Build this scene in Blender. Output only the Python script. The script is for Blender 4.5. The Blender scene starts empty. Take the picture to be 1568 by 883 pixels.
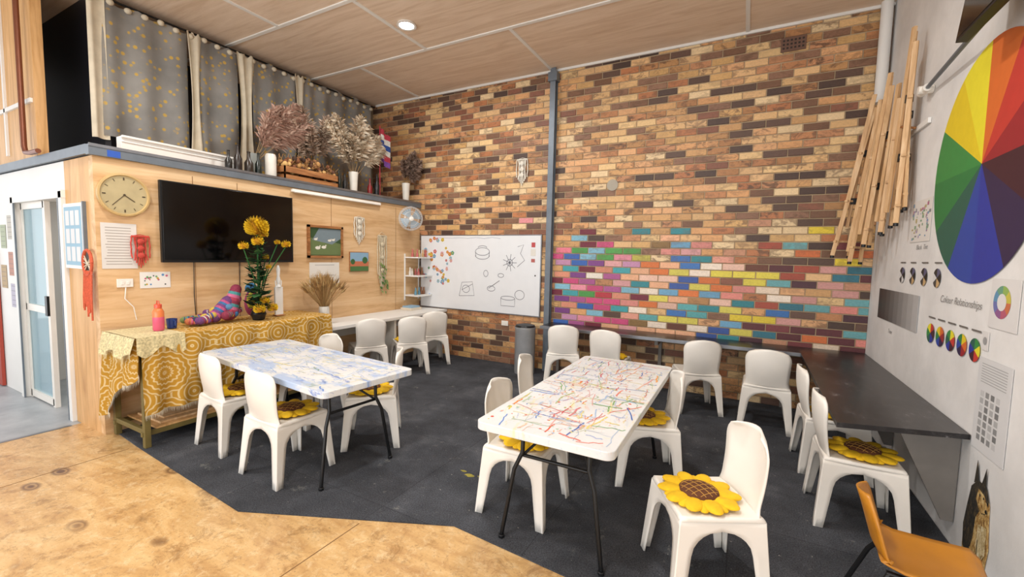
import bpy, math, random
from mathutils import Vector, Matrix
random.seed(7)
R=random.uniform
sc=bpy.context.scene
sc.view_settings.view_transform='Standard'
try: sc.view_settings.look='None'
except: pass
pi=math.pi
# ---------------------------------------------------------------- helpers
def lin(c):
    return tuple(((x/255)/12.92 if x/255<=0.04045 else ((x/255+0.055)/1.055)**2.4) for x in c)
def hx(s):
    s=s.lstrip('#'); return lin(tuple(int(s[i:i+2],16) for i in (0,2,4)))
MATS={}
def base(name,rough=.5,metal=0,spec=.5):
    m=bpy.data.materials.new(name); m.use_nodes=True
    nt=m.node_tree; b=nt.nodes['Principled BSDF']
    b.inputs['Roughness'].default_value=rough; b.inputs['Metallic'].default_value=metal
    try: b.inputs['Specular IOR Level'].default_value=spec
    except: pass
    return m,nt,b
def N(nt,t,**k):
    n=nt.nodes.new(t)
    for a,v in k.items(): setattr(n,a,v)
    return n
def ramp(nt,stops,interp='LINEAR'):
    n=nt.nodes.new('ShaderNodeValToRGB'); r=n.color_ramp; r.interpolation=interp
    while len(r.elements)<len(stops): r.elements.new(.5)
    for e,(p,c) in zip(r.elements,stops): e.position=p; e.color=(*c,1)
    return n
def tex(nt,scale=(1,1,1),rot=(0,0,0),kind='Object'):
    tc=N(nt,'ShaderNodeTexCoord'); mp=N(nt,'ShaderNodeMapping')
    mp.inputs['Scale'].default_value=scale; mp.inputs['Rotation'].default_value=rot
    nt.links.new(tc.outputs[kind],mp.inputs['Vector']); return mp.outputs['Vector']
def mixc(nt,fac,a,b,mode='MIX'):
    n=N(nt,'ShaderNodeMix',data_type='RGBA',blend_type=mode)
    for s,v in ((n.inputs[0],fac),(n.inputs[6],a),(n.inputs[7],b)):
        if hasattr(v,'links'): nt.links.new(v,s)
        elif isinstance(v,(int,float)): s.default_value=v
        else: s.default_value=(*v,1)
    return n.outputs[2]
def mt(nt,op,a,b=0.0):
    n=N(nt,'ShaderNodeMath',operation=op)
    for s,v in ((n.inputs[0],a),(n.inputs[1],b)):
        if hasattr(v,'links'): nt.links.new(v,s)
        else: s.default_value=v
    return n.outputs[0]
def noise(nt,vec,scale,detail=3,rough=.5,dist=0):
    n=N(nt,'ShaderNodeTexNoise'); n.inputs['Scale'].default_value=scale; n.inputs['Detail'].default_value=detail
    n.inputs['Roughness'].default_value=rough; n.inputs['Distortion'].default_value=dist
    nt.links.new(vec,n.inputs['Vector']); return n.outputs['Fac']
def bump(nt,b,h,strength=.2,dist=.01):
    n=N(nt,'ShaderNodeBump'); n.inputs['Strength'].default_value=strength; n.inputs['Distance'].default_value=dist
    nt.links.new(h,n.inputs['Height']); nt.links.new(n.outputs[0],b.inputs['Normal'])
def flat(name,col,rough=.5,metal=0,var=.12,sc_=8,spec=.5):
    if name in MATS: return MATS[name]
    m,nt,b=base(name,rough,metal,spec)
    c=hx(col) if isinstance(col,str) else col
    f=noise(nt,tex(nt),sc_,4)
    r=ramp(nt,[(.3,tuple(x*(1-var) for x in c)),(.7,tuple(min(1,x*(1+var*.5)) for x in c))])
    nt.links.new(f,r.inputs[0]); nt.links.new(r.outputs[0],b.inputs['Base Color'])
    MATS[name]=m; return m
def attrmat(name,rough=.5,var=.15,sc_=20,metal=0,spec=.5,bmp=0):
    if name in MATS: return MATS[name]
    m,nt,b=base(name,rough,metal,spec)
    a=N(nt,'ShaderNodeAttribute',attribute_name='Col')
    f=noise(nt,tex(nt),sc_,4)
    r=ramp(nt,[(.3,(1-var,)*3),(.7,(1,1,1))]); nt.links.new(f,r.inputs[0])
    nt.links.new(mixc(nt,1.0,a.outputs['Color'],r.outputs[0],'MULTIPLY'),b.inputs['Base Color'])
    if bmp: bump(nt,b,f,bmp)
    MATS[name]=m; return m
def emis(name,col,st):
    m=bpy.data.materials.new(name); m.use_nodes=True; nt=m.node_tree; nt.nodes.clear()
    e=N(nt,'ShaderNodeEmission'); o=N(nt,'ShaderNodeOutputMaterial'); e.inputs[0].default_value=(*hx(col),1); e.inputs[1].default_value=st
    nt.links.new(e.outputs[0],o.inputs[0]); return m
def plymat(name,c1,c2,c3,axis='x',rough=.5,grain=1.0,spec=.4,knots=False,aniso=.5):
    m,nt,b=base(name,rough,0,spec)
    s={'x':(aniso,5,5),'y':(5,aniso,5),'z':(5,5,aniso)}[axis]
    if knots: s=(1.1,3.2,3)
    v=tex(nt,s)
    f=noise(nt,v,1.6*grain,6,.6,1.6)
    v2=tex(nt,tuple(q*5 for q in s)); f2=noise(nt,v2,3,4,.6,.3)
    r=ramp(nt,[(.32,hx(c3)),(.5,hx(c2)),(.66,hx(c1))])
    nt.links.new(mt(nt,'ADD',mt(nt,'MULTIPLY',f,.8),mt(nt,'MULTIPLY',f2,.2)),r.inputs[0])
    out=r.outputs[0]
    if knots:
        st=noise(nt,tex(nt),14,9,.8,.5); s2=ramp(nt,[(.52,(0,0,0)),(.62,(1,1,1))]); nt.links.new(st,s2.inputs[0])
        out=mixc(nt,mt(nt,'MULTIPLY',s2.outputs[0],.4),out,hx('#e6d4ac'))
        st=noise(nt,tex(nt),6.5,9,.85,.6); s2=ramp(nt,[(.52,(0,0,0)),(.62,(1,1,1))]); nt.links.new(st,s2.inputs[0])
        out=mixc(nt,mt(nt,'MULTIPLY',s2.outputs[0],.7),out,hx('#8a6438'))
        st=noise(nt,tex(nt),55,4,.8); s2=ramp(nt,[(.57,(0,0,0)),(.65,(1,1,1))]); nt.links.new(st,s2.inputs[0])
        out=mixc(nt,mt(nt,'MULTIPLY',s2.outputs[0],.5),out,hx('#745434'))
        vv=N(nt,'ShaderNodeTexVoronoi'); vv.inputs['Scale'].default_value=1.0
        nt.links.new(tex(nt,(2.3,3.9,3)),vv.inputs['Vector'])
        rr=ramp(nt,[(0,(1,1,1)),(.07,(.95,.95,.95)),(.11,(.35,.35,.35)),(.14,(.85,.85,.85)),(.22,(0,0,0))])
        nt.links.new(vv.outputs['Distance'],rr.inputs[0])
        gate=noise(nt,tex(nt),.8,2); g=ramp(nt,[(.33,(0,0,0)),(.40,(1,1,1))]); nt.links.new(gate,g.inputs[0])
        sx=N(nt,'ShaderNodeSeparateXYZ'); nt.links.new(tex(nt),sx.inputs[0]); gx=mt(nt,'ADD',.35,mt(nt,'MULTIPLY',.6,mt(nt,'LESS_THAN',sx.outputs[0],-2.2)))
        out=mixc(nt,mt(nt,'MULTIPLY',mt(nt,'MULTIPLY',rr.outputs[0],g.outputs[0]),gx),out,hx('#533020'))
    nt.links.new(out,b.inputs['Base Color']); bump(nt,b,f2,.05)
    MATS[name]=m; return m

class B:
    def __init__(s): s.v=[];s.f=[];s.mi=[];s.cl=[];s.mats=[];s.M=Matrix.Identity(4);s.c=(1,1,1);s.cur=0;s.uv={}
    def m(s,mat,c=None):
        if mat not in s.mats: s.mats.append(mat)
        s.cur=s.mats.index(mat)
        if c is not None: s.c=hx(c) if isinstance(c,str) else c
        return s
    def add(s,vs,fs):
        n=len(s.v)
        for p in vs: s.v.append(s.M@Vector(p)); s.cl.append(s.c)
        for f in fs: s.f.append([i+n for i in f]); s.mi.append(s.cur)
    def box(s,c,d,rot=None):
        x,y,z=[q/2 for q in d]; T=Matrix.Translation(c)
        if rot is not None: T=T@rot
        vs=[T@Vector(p) for p in ((-x,-y,-z),(x,-y,-z),(x,y,-z),(-x,y,-z),(-x,-y,z),(x,-y,z),(x,y,z),(-x,y,z))]
        s.add(vs,[(0,3,2,1),(4,5,6,7),(0,1,5,4),(1,2,6,5),(2,3,7,6),(3,0,4,7)])
    def bb(s,x0,x1,y0,y1,z0,z1): s.box(((x0+x1)/2,(y0+y1)/2,(z0+z1)/2),(x1-x0,y1-y0,z1-z0))
    def ring(s,p,ax,r,seg):
        ax=ax.normalized(); a=ax.orthogonal().normalized(); b=ax.cross(a)
        return [p+(a*math.cos(2*pi*i/seg)+b*math.sin(2*pi*i/seg))*r for i in range(seg)]
    def cyl(s,p0,p1,r0,r1=None,seg=16):
        p0=Vector(p0);p1=Vector(p1); r1=r0 if r1 is None else r1
        vs=s.ring(p0,p1-p0,r0,seg)+s.ring(p1,p1-p0,r1,seg)
        s.add(vs,[(i,(i+1)%seg,seg+(i+1)%seg,seg+i) for i in range(seg)]+[tuple(range(seg))[::-1],tuple(range(seg,2*seg))])
    def tube(s,pts,r,seg=8):
        pts=[Vector(p) for p in pts]; n=len(pts); vs=[]; a=None
        for i,p in enumerate(pts):
            d=(pts[min(i+1,n-1)]-pts[max(i-1,0)]).normalized()
            if a is None: a=d.orthogonal().normalized()
            else:
                a=(a-d*a.dot(d)); a=a.normalized() if a.length>1e-6 else d.orthogonal().normalized()
            b_=d.cross(a); rr=r[i] if isinstance(r,(list,tuple)) else r
            vs+=[p+(a*math.cos(2*pi*k/seg)+b_*math.sin(2*pi*k/seg))*rr for k in range(seg)]
        fs=[(i*seg+k,i*seg+(k+1)%seg,(i+1)*seg+(k+1)%seg,(i+1)*seg+k) for i in range(n-1) for k in range(seg)]
        fs+=[tuple(range(seg))[::-1],tuple(range((n-1)*seg,n*seg))]
        s.add(vs,fs)
    def lathe(s,c,prof,seg=24,cap=True):
        c=Vector(c); vs=[];n=len(prof)
        for r,z in prof: vs+=[c+Vector((r*math.cos(2*pi*k/seg),r*math.sin(2*pi*k/seg),z)) for k in range(seg)]
        fs=[(i*seg+k,i*seg+(k+1)%seg,(i+1)*seg+(k+1)%seg,(i+1)*seg+k) for i in range(n-1) for k in range(seg)]
        if cap: fs+=[tuple(range(seg))[::-1],tuple(range((n-1)*seg,n*seg))]
        s.add(vs,fs)
    def sph(s,c,r,seg=14,rings=8,rot=None,fn=None):
        c=Vector(c); r=(r,r,r) if isinstance(r,(int,float)) else r; vs=[]
        for i in range(rings+1):
            t=pi*i/rings
            for k in range(seg):
                p=Vector((math.sin(t)*math.cos(2*pi*k/seg),math.sin(t)*math.sin(2*pi*k/seg),math.cos(t)))
                if fn: p=p*fn(p)
                p=Vector((p.x*r[0],p.y*r[1],p.z*r[2]))
                if rot is not None: p=rot@p
                vs.append(c+p)
        s.add(vs,[(i*seg+k,(i+1)*seg+k,(i+1)*seg+(k+1)%seg,i*seg+(k+1)%seg) for i in range(rings) for k in range(seg)])
    def prism(s,pts,z0,z1):
        n=len(pts); s.add([(x,y,z0) for x,y in pts]+[(x,y,z1) for x,y in pts],
            [tuple(range(n))[::-1],tuple(range(n,2*n))]+[(i,(i+1)%n,n+(i+1)%n,n+i) for i in range(n)])
    def poly(s,pts): s.add(pts,[tuple(range(len(pts)))])
    def disc(s,cx,cy,z,r,seg=28,a0=0,a1=2*pi,ry=None):
        full=abs(a1-a0-2*pi)<1e-6; ry=ry or r
        n=seg if full else seg+1
        pts=[(cx+r*math.cos(a0+(a1-a0)*i/seg),cy+ry*math.sin(a0+(a1-a0)*i/seg),z) for i in range(n)]
        if full: s.poly(pts)
        else: s.poly([(cx,cy,z)]+pts)
    def ribbon(s,pts,w,z):
        n=len(pts); vs=[]
        for i in range(n):
            a=pts[max(i-1,0)]; b=pts[min(i+1,n-1)]
            dx,dy=b[0]-a[0],b[1]-a[1]; l=math.hypot(dx,dy) or 1
            nx,ny=-dy/l*w/2,dx/l*w/2; x,y=pts[i]
            vs+=[(x+nx,y+ny,z),(x-nx,y-ny,z)]
        s.add(vs,[(2*i,2*i+1,2*i+3,2*i+2) for i in range(n-1)])
    def grid(s,fn,nu,nv):
        s.add([fn(i/nu,j/nv) for j in range(nv+1) for i in range(nu+1)],
          [(j*(nu+1)+i,j*(nu+1)+i+1,(j+1)*(nu+1)+i+1,(j+1)*(nu+1)+i) for j in range(nv) for i in range(nu)])
    def mesh(s,name,smooth=35):
        me=bpy.data.meshes.new(name); me.from_pydata([tuple(v) for v in s.v],[],s.f)
        for m in s.mats: me.materials.append(m)
        me.polygons.foreach_set('material_index',s.mi)
        a=me.color_attributes.new('Col','FLOAT_COLOR','POINT')
        a.data.foreach_set('color',[q for c in s.cl for q in (*c,1)])
        me.update()
        if smooth:
            me.polygons.foreach_set('use_smooth',[True]*len(me.polygons))
            try: me.set_sharp_from_angle(angle=math.radians(smooth))
            except Exception as e: print(e)
        return me
    def obj(s,name,smooth=35,bevel=0,loc=None,rotz=0,parent=None,solid=0,recalc=True):
        me=s.mesh(name,0)
        if recalc:
            import bmesh
            bm=bmesh.new(); bm.from_mesh(me); bmesh.ops.recalc_face_normals(bm,faces=bm.faces[:]); bm.to_mesh(me); bm.free()
        if smooth:
            me.polygons.foreach_set('use_smooth',[True]*len(me.polygons))
            try: me.set_sharp_from_angle(angle=math.radians(smooth))
            except Exception as e: print(e)
        return place(me,name,loc,rotz,parent,bevel,solid)
def place(me,name,loc=None,rotz=0,parent=None,bevel=0,solid=0):
    o=bpy.data.objects.new(name,me); bpy.context.collection.objects.link(o)
    if loc: o.location=loc
    o.rotation_euler[2]=rotz
    if bevel:
        md=o.modifiers.new('bevel','BEVEL'); md.width=bevel; md.segments=2; md.limit_method='ANGLE'; md.angle_limit=math.radians(40)
    if solid:
        md=o.modifiers.new('solid','SOLIDIFY'); md.thickness=solid; md.offset=0
    if parent: o.parent=parent
    return o
def frame(o,x,y,z):
    M=Matrix.Identity(4)
    for i,a in enumerate((x,y,z)):
        for j in range(3): M[j][i]=a[j]
    M.translation=Vector(o); return M
XP=-4.9; YB=5.75; XR=1.17; CZ=4.26; YF=1.57
FP=frame((XP,0,0),(0,1,0),(0,0,1),(1,0,0))      # ply wall:  (y,z,out)
FB=frame((0,YB-.005,0),(1,0,0),(0,0,1),(0,-1,0)) # brick wall:(x,z,out)
FR=frame((XR,0,0),(0,-1,0),(0,0,1),(-1,0,0))    # right wall:(-y,z,out)
FF=frame((0,YF,0),(1,0,0),(0,0,1),(0,-1,0))     # front of partition
def facing(dx,dy): return math.atan2(-dx,dy)     # rotz so that local +Y looks to (dx,dy)

# ---------------------------------------------------------------- materials
PAINT=attrmat('painted_surface',.5,.06)
GLOSSC=attrmat('glossy_coloured',.25,.05)
CLOTHC=attrmat('coloured_fabric',.9,.3,60,bmp=.3)
PLANT=attrmat('plant_fibre',.85,.3,40)
PAPER=attrmat('printed_paper',.7,.04,5)
WHITE=flat('white_paint','#e4e3df',.55,var=.05,sc_=2)
PLASTIC=flat('white_plastic','#e8e3da',.38,var=.05,sc_=5)
STEEL=flat('brushed_steel','#8d9096',.35,.8,var=.15)
DKSTEEL=flat('painted_grey_steel','#6f7881',.45,.3,var=.12)
BLACKM=flat('black_metal','#17181a',.4,.3)
DARK=flat('dark_void_and_supports','#0b0f18',.5)  # near-black that stands in for mezzanine shade; also colours the gutter supports
GLASSY=flat('tv_glass','#020204',.12,spec=.5)
PLYW=plymat('plywood_wall','#dfc096','#d5b083','#be9565','y',.55,.8)
PLYC=plymat('plywood_ceiling','#e6d3bf','#ddc8b2','#cdb49b','x',.6,1)
PLYU=plymat('plywood_warm','#dcb07c','#cb9f68','#b08250','z',.5,1)
PLYF=plymat('plywood_floor','#d8b682','#c9a26c','#b08654','x',.28,1,.5,knots=True)
WOOD=plymat('easel_wood','#e0c096','#cfa87a','#b38c60','z',.5,2)
BIRCH=plymat('crate_wood','#b98452','#99653a','#744724','y',.6,2)
m,nt,b=base('white_rendered_wall',.7); v=tex(nt); f=noise(nt,v,3,6,.6)
r=ramp(nt,[(.3,hx('#d3d2d0')),(.65,hx('#e4e3e1'))]); nt.links.new(f,r.inputs[0]); nt.links.new(r.outputs[0],b.inputs['Base Color'])
bump(nt,b,noise(nt,v,25,5,.6),.15,.01); WALLW=m
# carpet
m,nt,b=base('charcoal_carpet',.95,0,.15); v=tex(nt); f=noise(nt,v,2.2,6,.65)
f2=noise(nt,v,130,3,.7)
r=ramp(nt,[(.3,hx('#37393d')),(.55,hx('#494b50')),(.75,hx('#606266'))]); nt.links.new(f,r.inputs[0])
r2=ramp(nt,[(.3,(.4,.4,.4)),(.7,(1.6,1.6,1.6))]); nt.links.new(f2,r2.inputs[0])
c=mixc(nt,1.0,r.outputs[0],r2.outputs[0],'MULTIPLY')
br=N(nt,'ShaderNodeTexBrick',offset=0.0); br.inputs['Scale'].default_value=1; br.inputs['Mortar Size'].default_value=.003
br.inputs['Brick Width'].default_value=1; br.inputs['Row Height'].default_value=1; br.inputs['Mortar'].default_value=(.62,.62,.62,1)
br.inputs['Color1'].default_value=(1,1,1,1); br.inputs['Color2'].default_value=(.85,.85,.85,1); nt.links.new(v,br.inputs['Vector'])
c=mixc(nt,1.0,c,br.outputs['Color'],'MULTIPLY')
sp=noise(nt,v,5.5,8,.8); s3=ramp(nt,[(.60,(0,0,0)),(.68,(1,1,1))]); nt.links.new(sp,s3.inputs[0])
c=mixc(nt,mt(nt,'MULTIPLY',s3.outputs[0],.4),c,hx('#98988f'))
sp=noise(nt,v,38,3,.7); s3=ramp(nt,[(.70,(0,0,0)),(.74,(1,1,1))]); nt.links.new(sp,s3.inputs[0])
c=mixc(nt,mt(nt,'MULTIPLY',s3.outputs[0],.6),c,hx('#b8b6ac'))
nt.links.new(c,b.inputs['Base Color']); bump(nt,b,f2,.5,.004); CARPET=m
# concrete hall
m,nt,b=base('hall_concrete',.4); v=tex(nt); f=noise(nt,v,2,7,.65)
r=ramp(nt,[(.3,hx('#8a9097')),(.6,hx('#adb2b6')),(.8,hx('#7c8187'))]); nt.links.new(f,r.inputs[0]); nt.links.new(r.outputs[0],b.inputs['Base Color']); CONC=m
# bricks
m,nt,b=base('wall_bricks',.5,0,.4)
a=N(nt,'ShaderNodeAttribute',attribute_name='Col'); pa=N(nt,'ShaderNodeAttribute',attribute_name='mottle')
v=tex(nt,(1,1,1.8)); f=noise(nt,v,8,5,.7,.8); g=ramp(nt,[(.48,(0,0,0)),(.58,(1,1,1))]); nt.links.new(f,g.inputs[0])
c=mixc(nt,mt(nt,'MULTIPLY',g.outputs[0],pa.outputs['Fac']),a.outputs['Color'],hx('#6c4f3b'))
f2=noise(nt,v,40,4,.7); r=ramp(nt,[(.3,(.8,.8,.8)),(.7,(1.1,1.1,1.1))]); nt.links.new(f2,r.inputs[0])
c=mixc(nt,1.0,c,r.outputs[0],'MULTIPLY')
nt.links.new(c,b.inputs['Base Color']); bump(nt,b,f2,.3,.006); BRICK=m
MORTAR=flat('mortar','#a89377',.9,var=.25,sc_=6)
# black bench
m,nt,b=base('worn_black_laminate',.28); v=tex(nt,(1,.5,1)); f=noise(nt,v,7,10,.8)
r=ramp(nt,[(.5,hx('#1e1b1c')),(.60,hx('#333132')),(.68,hx('#8a8888'))]); nt.links.new(f,r.inputs[0]); nt.links.new(r.outputs[0],b.inputs['Base Color']); BENCH=m
# table cloth
m,nt,b=base('mandala_cloth',.9,0,.1)
uv=N(nt,'ShaderNodeAttribute',attribute_name='Col')  # Col stores cloth coordinates (metres)
sep=N(nt,'ShaderNodeSeparateXYZ'); nt.links.new(uv.outputs['Vector'],sep.inputs[0])
def cell(off,size):
    out=[]
    for k,o_ in ((0,off[0]),(1,off[1])):
        t=mt(nt,'FRACT',mt(nt,'ADD',mt(nt,'DIVIDE',sep.outputs[k],size),o_)); out.append(mt(nt,'MULTIPLY',mt(nt,'SUBTRACT',t,.5),size))
    d=mt(nt,'SQRT',mt(nt,'ADD',mt(nt,'MULTIPLY',out[0],out[0]),mt(nt,'MULTIPLY',out[1],out[1])))
    an=mt(nt,'ARCTAN2',out[1],out[0]); return d,an
d,an=cell((.1,.2),.40)
w=mt(nt,'SINE',mt(nt,'ADD',mt(nt,'MULTIPLY',d,150),mt(nt,'MULTIPLY',mt(nt,'SINE',mt(nt,'MULTIPLY',an,16)),.8)))
ring=mt(nt,'GREATER_THAN',w,.6); inside=mt(nt,'LESS_THAN',d,.185)
d2,an2=cell((.6,.7),.40)
ring2=mt(nt,'MULTIPLY',mt(nt,'GREATER_THAN',mt(nt,'SINE',mt(nt,'MULTIPLY',d2,170)),.6),mt(nt,'SUBTRACT',1.0,inside))
fac=mt(nt,'ADD',mt(nt,'MULTIPLY',ring,inside),ring2)
nt.links.new(mixc(nt,mt(nt,'MULTIPLY',fac,.6),hx('#b08432'),hx('#dccda4')),b.inputs['Base Color']); CLOTH=m
# curtains
m,nt,b=base('floral_curtain',.9,0,.1); v=tex(nt)
vo=N(nt,'ShaderNodeTexVoronoi'); vo.inputs['Scale'].default_value=15; nt.links.new(v,vo.inputs['Vector'])
fl=ramp(nt,[(.22,(1,1,1)),(.34,(0,0,0))]); nt.links.new(vo.outputs['Distance'],fl.inputs[0])
gt=noise(nt,v,6,2); gr=ramp(nt,[(.38,(0,0,0)),(.46,(1,1,1))]); nt.links.new(gt,gr.inputs[0])
f=noise(nt,v,3,4); r=ramp(nt,[(.3,hx('#83827f')),(.7,hx('#a09e99'))]); nt.links.new(f,r.inputs[0])
c=mixc(nt,mt(nt,'MULTIPLY',mt(nt,'MULTIPLY',fl.outputs[0],gr.outputs[0]),.85),r.outputs[0],hx('#d6b04c'))
nt.links.new(c,b.inputs['Base Color'])
tr=N(nt,'ShaderNodeBsdfTransparent'); mx=N(nt,'ShaderNodeMixShader'); mx.inputs[0].default_value=.2
nt.links.new(b.outputs[0],mx.inputs[1]); nt.links.new(tr.outputs[0],mx.inputs[2]); nt.links.new(mx.outputs[0],nt.nodes['Material Output'].inputs[0]); CURT=m
CREAM=flat('cream_fabric','#ccc2ac',.9,var=.15)
m,nt,b=base('door_glass',.08); b.inputs['Base Color'].default_value=(*hx('#c9e0ea'),1)
tr=N(nt,'ShaderNodeBsdfTransparent'); tr.inputs[0].default_value=(.8,.93,.97,1); mx=N(nt,'ShaderNodeMixShader'); mx.inputs[0].default_value=.6
nt.links.new(b.outputs[0],mx.inputs[1]); nt.links.new(tr.outputs[0],mx.inputs[2]); nt.links.new(mx.outputs[0],nt.nodes['Material Output'].inputs[0]); GLASS=m

# ---------------------------------------------------------------- room shell
b=B().m(PLYF); b.bb(-5.42,XR+.12,-3,YB+.12,-.06,0); b.obj('floor',0)
b=B().m(CONC); b.bb(-9.5,-5.42,-3,YB+.12,-.06,-.002); b.m(STEEL); b.bb(-5.44,-5.40,-3,1.5,-.01,.003); b.obj('floor_hall',0)
b=B().m(CARPET)
cp=[(XP+.004,1.64),(-4.39,1.60),(-2.75,1.50),(-1.48,2.07),(-.74,2.02),(.2,1.95),(XR-.004,1.9),(XR-.004,YB-.012),(XP+.004,YB-.012)]
b.prism(cp,0.0005,.008)
b.m(flat('yellow_stain','#8f8638',.9,var=.4,sc_=60)); b.M=Matrix.Translation((-1.74,2.62,.0085))
for ox,oy,q in ((0,0,.05),(.09,.02,.03),(-.07,.03,.025)): b.prism([(ox+R(.6,1.3)*q*math.cos(t*.6),oy+R(.4,1)*q*.6*math.sin(t*.6)) for t in range(10)],0,.0006)
b.obj('carpet',0)
seam=B().m(flat('floor_seam','#7d5a34',.7))
for y in (-.7,.52): seam.bb(-5.42,XR,y-.003,y+.003,0,.0012)
for x,y0,y1 in ((-3.6,-.7,.52),(-1.2,-.7,.52),(-4.4,.52,1.55),(-2.0,.52,1.8),(.4,.52,1.9)): seam.bb(x-.003,x+.003,y0,y1,0,.0012)
seam.obj('trim_floor_joint',0)

# ceiling
b=B().m(PLYC); b.bb(-9.5,XR+.12,-2.4,YB+.12,CZ,CZ+.06); b.obj('ceiling',0)
b=B().m(WHITE)
ys=(-1.5,-.31,.88,2.08,3.28,4.47)
for y in ys: b.bb(-9.5,XR,y-.022,y+.022,CZ-.012,CZ)
for i,(y0,y1) in enumerate(zip(ys,ys[1:]+(YB,))):
    off=-4.92 if i%2 else -3.72
    x=off-2.4*2
    while x<XR:
        if x>-9.4: b.bb(x-.02,x+.02,y0,y1,CZ-.0115,CZ)
        x+=2.4
b.bb(-5.9,XR,YB-.03,YB-.006,CZ-.03,CZ)
b.obj('trim_ceiling_batten',0)

# brick wall
b=B().m(MORTAR); b.bb(-9.5,XR+.12,YB+.006,YB+.12,0,CZ)
mott=[0.0]*len(b.v)
b.m(BRICK)
cream=['#e0bd88','#d8b07c','#cfa56c','#e4c89c','#cc9e6a','#ddb482','#dba878','#d6a06c']; tan=['#b88a5a','#b07e52','#ba8258','#b4764e','#c08a62']; brown=['#8a6650','#785640','#8f6b54','#885844']; dark=['#5b4539','#4d3b33','#654c40']
palL=['#c84e7c','#a6588c','#7c4484','#bd3c48','#45a0a8','#529a4e','#dc8c9c','#3a66b2','#e8e0d2','#c48fb0','#702838','#d28c72','#84b8cc','#e07a8a']
palM=['#e09e8a','#ecdcca','#d69e9e','#4173b2','#38868f','#d6763e','#d8cc5c','#8a6c42','#70a4c4','#b2a84e','#e2baa6','#3c5a9e','#d48a80','#5ea8aa','#e8b08a','#6a4030']
palR=['#5e3236','#dc8a7e','#387282','#ce7040','#dfc63e','#7a3e40','#ead4bc','#c28e70','#50323a','#ca948c','#a24e3c','#6aa4a8','#e0a888']
rows=int(CZ/.0858)
for r_ in range(rows+1):
    z0=r_*.0858+.004; z1=min(z0+.0768,CZ)
    if z1-z0<.02: continue
    x=-6.0-(.12 if r_%2 else 0)+R(-.012,.012)
    while x<XR-.01:
        x0=max(x,-6.0); x1=min(x+.232,XR)
        if x1-x0>.015:
            xc=(x0+x1)/2; zc=(z0+z1)/2
            n=math.sin(xc*2.1+zc*1.7)+math.sin(xc*.9-zc*3.1+2)
            q=R(0,1)-.06*n
            dk=.10 if xc<-2.5 else 0
            if q<.52-dk*1.6: c=random.choice(cream); mo=R(0,.8)
            elif q<.75-dk: c=random.choice(tan); mo=R(.3,1)
            elif q<.89-dk*.5: c=random.choice(brown); mo=R(.3,.8)
            else: c=random.choice(dark); mo=.1
            if xc>-2.4:
                if zc>2.25: dn=0
                elif zc>2.08: dn=.05
                elif zc>1.92: dn=.14
                elif zc>1.75: dn=.33
                elif zc>1.60: dn=.6
                elif zc>.72: dn=.88
                else: dn=.0
                if xc<-1.9 and 1.7<zc<2.1: dn+=.2
                if xc>.55 and zc>.9: dn*=.72
                if R(0,1)<dn:
                    pal=palL if xc+R(-.35,.35)<-1.35 else (palM if xc+R(-.4,.4)<.1 else palR)
                    c=random.choice(pal); mo=.08 if zc<1.6 else .3
                    if abs(zc-1.42)<.09 and -.45<xc<.25: c='#dccc50' if R(0,1)<.65 else c
            elif 2.0<zc<2.2 and R(0,1)<.16: c=random.choice(['#d78d90','#d09a66','#dbb082']); mo=.1
            yo=YB-R(.0,.004)
            ccol=hx(c); k=R(.9,1.08); b.c=tuple(q_*k for q_ in ccol)
            e=.004
            vs=[(x0,YB+.008,z0),(x1,YB+.008,z0),(x1,YB+.008,z1),(x0,YB+.008,z1),(x0+e,yo,z0+e),(x1-e,yo,z0+e),(x1-e,yo,z1-e),(x0+e,yo,z1-e)]
            b.add(vs,[(4,5,6,7),(0,1,5,4),(1,2,6,5),(2,3,7,6),(3,0,4,7)]); mott+=[mo]*8
        x+=.240
o=b.obj('wall_back',0,recalc=False)
at=o.data.attributes.new('mottle','FLOAT','POINT'); at.data.foreach_set('value',mott)

b=B().m(WALLW); b.bb(XR,XR+.12,-3,YB+.12,0,CZ); b.obj('wall_right',0)
b=B().m(PLYW); b.bb(XP-.08,XP,YF,YB-.006,0,2.43)
b.m(flat('ply_joint','#8a6540',.8))
for y in (2.32,2.75,3.96,5.17): b.bb(XP,XP+.0015,y-.003,y+.003,.05,2.38)
b.obj('wall_left',0)
b=B().m(PLYU); b.bb(-5.52,XP-.08,YF,YF+.08,0,2.43); b.m(WHITE)
b.bb(-9.5,-5.52,YF,YF+.08,2.14,2.43); b.bb(-9.5,-6.93,YF,YF+.08,0,2.14)
b.obj('wall_front',0)
b=B().m(PLYU); b.bb(-9.5,-6.15,YF,YF+.08,2.53,CZ); b.m(WHITE); b.bb(-9.5,-6.2,YF-.02,YF,3.05,3.09); b.bb(-7.0,-6.96,YF-.02,YF,2.6,CZ)
b.obj('wall_upper',0)
b=B().m(PLYU); b.bb(-9.5,XP-.035,YF+.035,YB-.01,2.431,2.49); b.obj('floor_mezzanine',0)
b=B().m(DKSTEEL); b.bb(XP-.03,XP+.03,YF-.03,YB-.01,2.431,2.515); b.bb(-9.5,XP-.03,YF-.03,YF+.03,2.44,2.52)
b.m(STEEL); b.bb(XP+.03,XP+.036,YF-.03,YB-.01,2.50,2.525)
b.m(PAINT,'#2a56b0'); b.bb(XP+.0301,XP+.0315,1.66,1.75,2.435,2.49)
b.obj('trim_ledge',0)
b=B().m(DARK); b.bb(-9.4,-5.9,2.0,2.05,2.49,CZ); b.bb(-7.2,-7.15,2.05,YB,2.49,CZ); b.obj('mezzanine_dark_void',0)  # dark sheets in place of the unlit interior behind the curtains
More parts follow.
